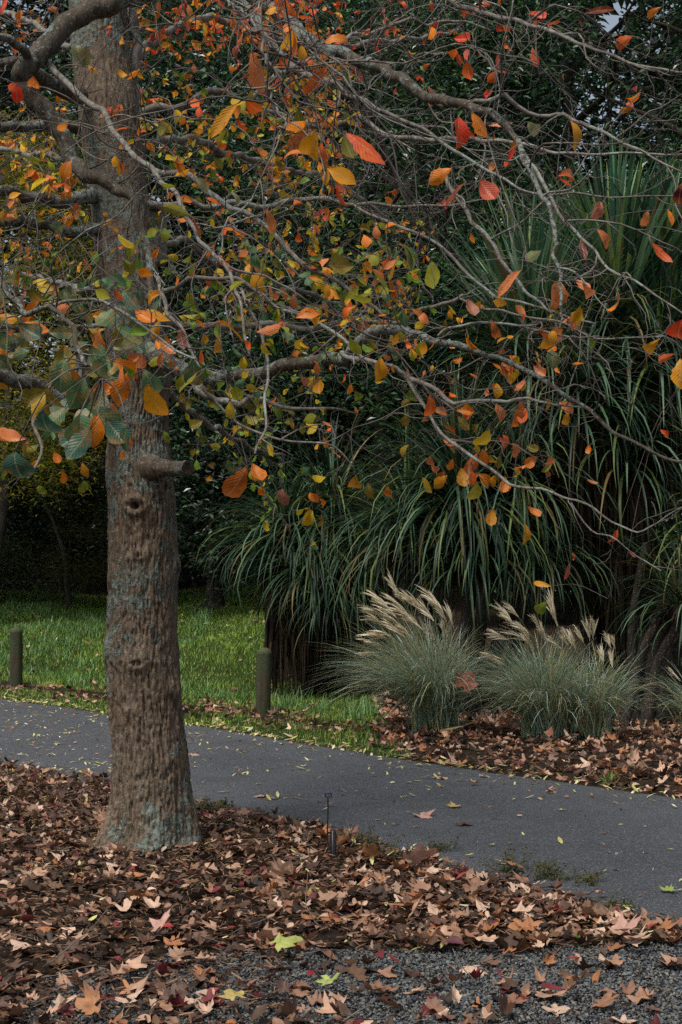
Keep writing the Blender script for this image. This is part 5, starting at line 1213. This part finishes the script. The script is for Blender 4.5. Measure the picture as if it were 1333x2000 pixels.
# narrow pale leaves on the path
cnt = 0
while cnt < 300:
    X_ = rng.uniform(-4.2, 2.2); Y_ = rng.uniform(near(X_) + .05, far(X_) - .05)
    q = (Y_ - near(X_)) / (far(X_) - near(X_)); px_ = 666.5 + F * X_ / Y_; py_ = HOR + CAM_H * F / Y_
    if not 0 < px_ < 1333: continue
    if rng.random() > (.35 + .65 * (q > .75) + .5 * (px_ < 640)) * (.4 if px_ > 1000 else 1): continue
    L = rng.uniform(.05, .095); z_ = 'at the left' if px_ < 400 else ('in the middle' if px_ < 900 else 'at the right')
    brown = rng.random() < .15
    k = 1 if rng.random() < .6 else rng.integers(2, 6)
    for _ in range(k):
        o = place(NM[rng.integers(3)], 'narrow_leaf', Matrix.Translation((X_ + rng.normal(0, .03), Y_ + rng.normal(0, .03), .027 + rng.uniform(0, .006))) @ Matrix.Rotation(rng.uniform(0, 6.28), 4, 'Z') @ Matrix.Rotation(rng.normal(0, .12), 4, 'X') @ Matrix.Scale(L * rng.uniform(.7, 1.1), 4), None, BR[rng.integers(3)] if brown else YL[rng.integers(4)])
        tag(o, f'{"small brown" if brown else "small pale yellow"} narrow leaf scattered on the path {z_}', 'leaf', f'{"brown" if brown else "yellow"} narrow leaves on the path {z_}'); cnt += 1

mb = MB()
X, Y = uni(8500, (-5, 2.6), (5, 17), lambda X, Y: (Y > near(X) + .03) & (Y < far(X) - .02) & (rng.random(len(X)) < .25 + .75 * sstep(.7, 1, (Y - near(X)) / (far(X) - near(X))) + .5 * (X < -1)))
lay(mb, NARR + NARR + OV[:1] + PLC[:1], X, Y, .038, YL + BR + BRD[:1], .12, .01)
o = mb.build('leaf_crumbs', M_dryj, kind='stuff'); tag(o, 'tiny leaf scraps and crumbs strewn over the asphalt path', 'leaf litter')
mb = MB()
for k in range(170):          # thin dead sticks among the leaves
    x_, y_ = rng.uniform(-2.8, 2.0), rng.uniform(4.2, 10)
    if not (in_bed(np.array([x_]), np.array([y_]))[0] or y_ < gravel_edge(x_)): continue
    P = grow((x_, y_, float(ground(x_, y_)) + .045), (rng.normal(), rng.normal(), 0), rng.uniform(.06, .35), 6, .12, np.zeros(3)); tube(mb, P, np.linspace(.0028, .0012, 7) * rng.uniform(.6, 1.3), 5)
o = mb.build('dead_sticks', M_twig, kind='stuff'); tag(o, 'thin dead sticks lying among the fallen leaves', 'sticks')

# ------------------------------------------------------------------ gravel
def stones(n, xr, yr, keep, size):
    X, Y = uni(n, xr, yr, keep); n = len(X)
    ico = np.array([[0, 0, 1], [.9, 0, .1], [.2, .85, .15], [-.8, .45, 0], [-.7, -.6, .1], [.35, -.85, 0], [0, 0, -.7]])
    t = np.array([[0, 1, 2], [0, 2, 3], [0, 3, 4], [0, 4, 5], [0, 5, 1]])
    low = np.array([[1, 6, 2], [2, 6, 3], [3, 6, 4], [4, 6, 5], [5, 6, 1]])
    mb = MB(); pal = np.array([lin(100, 108, 112), lin(84, 92, 98), lin(120, 124, 124), lin(72, 78, 84), lin(132, 126, 116), lin(92, 96, 92), lin(112, 104, 92), lin(60, 64, 70)])
    pos = np.stack([X, Y, ground(X, Y) + rng.uniform(-.001, .006, n)], -1)
    sc = size * rng.lognormal(0, .32, n)
    for k in range(6):
        m_ = rng.integers(6, size=n) == 0 if k < 0 else (np.arange(n) % 6 == k)
        v = ico * (1 + rng.uniform(-.35, .35, ico.shape)) * [1, .8, .6]
        nn = m_.sum(); copies(mb, (v, None, t, np.zeros((7, 2))), pos[m_], sc[m_], rotmats(rng.uniform(0, 6.28, nn), rng.normal(0, .5, nn), rng.normal(0, .5, nn)), pal[rng.integers(8, size=nn)] * rng.uniform(.5, 1.08, (nn, 1)))
    return mb
gk = lambda X, Y: (Y < gravel_edge(X) + .06 + .1 * noise(np.stack([X * 6, Y * 6, 0 * X], -1))) & (abs(X) < Y * .26 + .1) & (X > -1.0 + .3 * noise(np.stack([X * 2, Y * 2, 0 * X], -1)))
o = stones(76000, (-1.4, 2.0), (3.9, 5.5), gk, .0054).build('gravel', M_stone, smooth=False, kind='stuff'); tag(o, 'grey-blue crushed gravel with scattered leaves at the bottom right', 'gravel')

# ------------------------------------------------------------------ wooden posts
m, nt, b = mat('mossy_timber')
g1 = tex(nt, 16, 5, .7, None, (1, 1, .12))
col = ramp(nt, g1, [(.3, (.020, .015, .009)), (.6, (.060, .044, .026)), (.8, (.095, .078, .052))])
ms_ = ramp(nt, tex(nt, 4.5, 4, .7), [(.38, (0, 0, 0)), (.58, (.85, .85, .85))])
col = mix(nt, ms_, col, (.036, .055, .018))
nt.links.new(col, b.inputs['Base Color']); b.inputs['Roughness'].default_value = .95; bump(nt, b, mth(nt, 'ADD', g1, tex(nt, 60, 3)), .006)
M_post = m
M_top = noisy('post_moss', (.035, .048, .018), (.085, .10, .045), 60, .95, .004)
M_crack = noisy('post_end_grain', (.02, .016, .012), (.05, .04, .03), 30)
def post(x, yb, yt, wpx, Y, label, lean):
    X_ = (x - 666.5) / F * Y; z0 = float(ground(X_, Y)); r = wpx / 2 * Y / F; h = (yb - yt) * Y / F
    t = thing('wooden_bollard', label, 'bollard', (X_, Y, z0), 'round-topped wooden bollards along the path'); t.rotation_euler = (0, R(lean), 0)
    nz2, ns = 60, 40; zz = np.linspace(-.15, h - r * .85, nz2); a = np.linspace(0, 2 * math.pi, ns, endpoint=False)
    A, Zq = np.meshgrid(a, zz); rr = r * (1 + .025 * noise(np.stack([np.cos(A) * 3, np.sin(A) * 3, Zq * 2 + Y], -1))) - .006 * np.exp(-(np.abs(noise(np.stack([np.cos(A) * 6, np.sin(A) * 6, Zq * .8 + Y], -1))) / .04) ** 2)
    V = np.stack([rr * np.cos(A), rr * np.sin(A), Zq], -1).reshape(-1, 3); i = np.arange(nz2 - 1)[:, None] * ns; j = np.arange(ns)[None]; j2 = (j + 1) % ns
    mb = MB(); mb.add(V, np.stack([i + j, i + j2, i + ns + j2, i + ns + j], -1).reshape(-1, 4)); mb.build('shaft', M_post, t)
    ph = np.linspace(0, math.pi / 2, 12); A, Ph = np.meshgrid(a, ph); rr = r * 1.0 * (1 + .02 * noise(np.stack([np.cos(A) * 3, np.sin(A) * 3, Ph], -1)))
    V = np.stack([rr * np.cos(Ph) * np.cos(A), rr * np.cos(Ph) * np.sin(A), h - r * .85 + r * .85 * np.sin(Ph)], -1).reshape(-1, 3); i = np.arange(11)[:, None] * ns
    mb = MB(); mb.add(V, np.stack([i + j, i + j2, i + ns + j2, i + ns + j], -1).reshape(-1, 4)); mb.build('domed_top', M_top, t)
post(515, 1398, 1271, 29, 14.2, 'mossy round-topped wooden bollard right of the trunk, beside the path', 1.2)
post(35, 1333, 1221, 25, 18.3, 'round-topped wooden bollard at the left edge before the long grass', -.5)

# ------------------------------------------------------------------ sprinkler
M_blk, nt, b = mat('black_plastic'); b.inputs['Base Color'].default_value = (.012, .012, .014, 1); b.inputs['Roughness'].default_value = .42
M_blue, nt, b = mat('blue_plastic'); b.inputs['Base Color'].default_value = (.02, .12, .5, 1); b.inputs['Roughness'].default_value = .4
YS = CAM_H * F / (1668 - HOR) * .98
sp0 = at(652, 1668, YS); zg = float(ground(sp0[0], YS)); sp0 = np.array([sp0[0], YS, zg])
spk = thing('garden_sprinkler', 'small black micro sprinkler on a thin riser with a blue nozzle', 'sprinkler', tuple(sp0))
q_ = lambda x, y: at(x, y, YS) - sp0
mb = MB(); a_, b_2 = q_(651, 1622), q_(652, 1690); tube(mb, [b_2, a_], .0122, 14, cap=True)
for k in range(8):
    an = k * math.pi / 4; off = np.array([math.cos(an), math.sin(an), 0]) * .0126; tube(mb, [b_2 + off, a_ + off - [0, 0, .006]], .0014, 4)
mb.build('stake', M_blk, spk)
mb = MB(); tube(mb, spline([q_(651, 1625) , q_(651, 1619.5)], 3), .0105, 14, cap=True); mb.build('stake_cap', M_blk, spk)
mb = MB(); tube(mb, spline([q_(641, 1560), q_(641.2, 1580), q_(640.6, 1600), q_(640, 1620), q_(640, 1640), q_(643, 1653), q_(649, 1660)], 26), .0034, 8); tube(mb, [q_(641, 1562), q_(641.2, 1578)], .0036, 8)
mb.build('riser_tube', M_blk, spk)
mb = MB(); box(mb, q_(645.5, 1626.5), .016, .004, .0045); mb.build('clip_arm', M_blk, spk, smooth=False)
mb = MB()
tube(mb, [q_(636, 1549.5), q_(648, 1549.5)], .0037, 6); tube(mb, [q_(636.2, 1549), q_(636.2, 1556)], .0031, 6); tube(mb, [q_(647.6, 1549), q_(647.6, 1556)], .0031, 6)
tube(mb, [q_(636.2, 1555.5), q_(641.5, 1560)], .003, 6); tube(mb, [q_(647.6, 1555.5), q_(641.5, 1560)], .003, 6); tube(mb, [q_(633.8, 1556.3), q_(637, 1556)], .0023, 5); tube(mb, [q_(650, 1556.3), q_(647, 1556)], .0023, 5)
mb.build('head_frame', M_blk, spk)
mb = MB(); tube(mb, [q_(641.8, 1556), q_(641.8, 1551)], [.0035, .0025], 8, cap=True); mb.build('spinner', M_blk, spk)
mb = MB(); tube(mb, [q_(641.8, 1548.6), q_(641.8, 1546.4), q_(641.8, 1545.6)], [.0042, .004, .002], 10, cap=True); mb.build('nozzle_cap', M_blue, spk)

# ------------------------------------------------------------------ weeds along the near path edge
def weed(x, y, r, label, n=26, col=(lin(88, 98, 50), lin(70, 78, 44), lin(104, 92, 60))):
    X_, Y_ = gnd(x, y); z0 = float(ground(X_, Y_)) ; t = thing('creeping_weed', label, 'weed', (X_, Y_, z0))
    st, lf = MB(), MB()
    for k in range(n):
        a = rng.uniform(0, 6.28); P = grow((rng.normal(0, r * .3), rng.normal(0, r * .2), 0), (math.cos(a), math.sin(a), rng.uniform(.5, 1.5)), r * rng.uniform(.5, 1.1), 6, .25, np.zeros(3), -.06)
        tube(st, P, .0007, 3, c=lin(96, 62, 48)); pts = np.repeat(P[1:], 5, 0) + rng.normal(0, .006, (30, 3)); cloud(lf, pts, .012, col, .7, jit=.25)
    st.build('stems', M_twig, t, kind='stuff'); lf.build('tiny_leaves', M_fine, t, kind='stuff', smooth=False)
for x, y, r, lab in [(395, 1590, .12, 'small reddish weed against the right foot of the trunk'), (425, 1582, .10, 'small sprawling weed beside the path just right of the trunk'), (690, 1650, .12, 'creeping weed at the path edge right of the sprinkler'), (770, 1672, .13, 'creeping weed spilling onto the path left of the crimson leaf'),
   (1000, 1700, .16, 'largest green weed on the path edge around the orange curled leaf'), (1060, 1712, .13, 'thin green weed just right of the largest one'), (1140, 1722, .10, 'lacy weed reaching over the path at right'), (1205, 1772, .09, 'small weed by the heap near the right edge'), (860, 1660, .10, 'sprawling weed at the path edge above the crimson leaf')]:
    weed(x, y, r, lab)
def tuft(x, y, label, n, L, pal):
    X_, Y_ = gnd(x, y); t = MB(); yaw = rng.uniform(0, 6.28, n)
    P = arcs(n, R(90) - rng.uniform(0, 1.1, n), rng.uniform(.3, 1.4, n), L * rng.uniform(.5, 1.1, n), yaw, 5) + rng.normal(0, .015, (n, 1, 3)) * [1, 1, 0]
    s = np.linspace(0, 1, 5); ribbons(t, P, ((1 - s) ** .6)[None] * np.full((n, 1), .0045) + .0003, np.stack([-np.sin(yaw), np.cos(yaw), 0 * yaw], -1), np.array(pal)[rng.integers(len(pal), size=n)])
    o = t.build('weed_tuft', M_grass); o.location = (X_, Y_, float(ground(X_, Y_))); tag(o, label, 'weed')
tuft(1187, 1530, 'bright green weed tuft in the leaves at the right of the far verge', 60, .11, GP)
tuft(1130, 1835, 'small green weed in the litter near the right gravel edge', 30, .05, GP)
tuft(1170, 1240, 'fine green tuft in the shade behind the right grass clump', 30, .1, GP)

# dead leaf and plume caught on the grass clumps
o = place(PM[3], 'plane_leaf', Matrix.Translation(tuple(at(902, 1345, 12.0))) @ Matrix.Rotation(R(70), 4, 'X') @ Matrix.Rotation(R(-30), 4, 'Z') @ Matrix.Scale(.22, 4), None, lin(140, 84, 62)); tag(o, 'brown lobed leaf caught in the left silvery grass clump', 'leaf')
o = place(PM[5], 'plane_leaf', Matrix.Translation(tuple(at(1078, 1438, 11.4))) @ Matrix.Rotation(R(60), 4, 'X') @ Matrix.Scale(.10, 4), None, lin(150, 92, 66)); tag(o, 'small brown leaf caught low in the middle silvery grass clump', 'leaf')
mb = MB(); nr = 20; p0 = at(905, 1418, 11.5); p1 = at(855, 1430, 11.4); s = np.linspace(0, 1, 6)
PP = (p0[None, None] + (p1 - p0)[None, None] * (s[None, :, None] * rng.uniform(.5, 1, (nr, 1, 1)))) + rng.normal(0, .008, (nr, 1, 3)) * s[None, :, None]
tn = rng.normal(size=(nr, 3)); tn /= np.linalg.norm(tn, axis=1)[:, None]
ribbons(mb, PP, np.tile(.003 * np.sin(np.clip(s * .8 + .15, 0, 1) * 3.14) + .0005, (nr, 1)), tn, np.tile(lin(190, 172, 130), (nr, 1)))
tube(mb, [p0, p0 * .3 + at(940, 1405, 11.7) * .7], .002, 4, c=lin(150, 140, 90)); o = mb.build('fallen_plume', M_plume); tag(o, 'fallen straw-coloured plume lying low across the left grass clump', 'plume')

tri = sum(sum(len(p.vertices) - 2 for p in ()) if False else len(o.data.loops) - 2 * len(o.data.polygons) for o in SC.objects if o.type == 'MESH')
print('objects', len(SC.objects), 'triangles', tri)
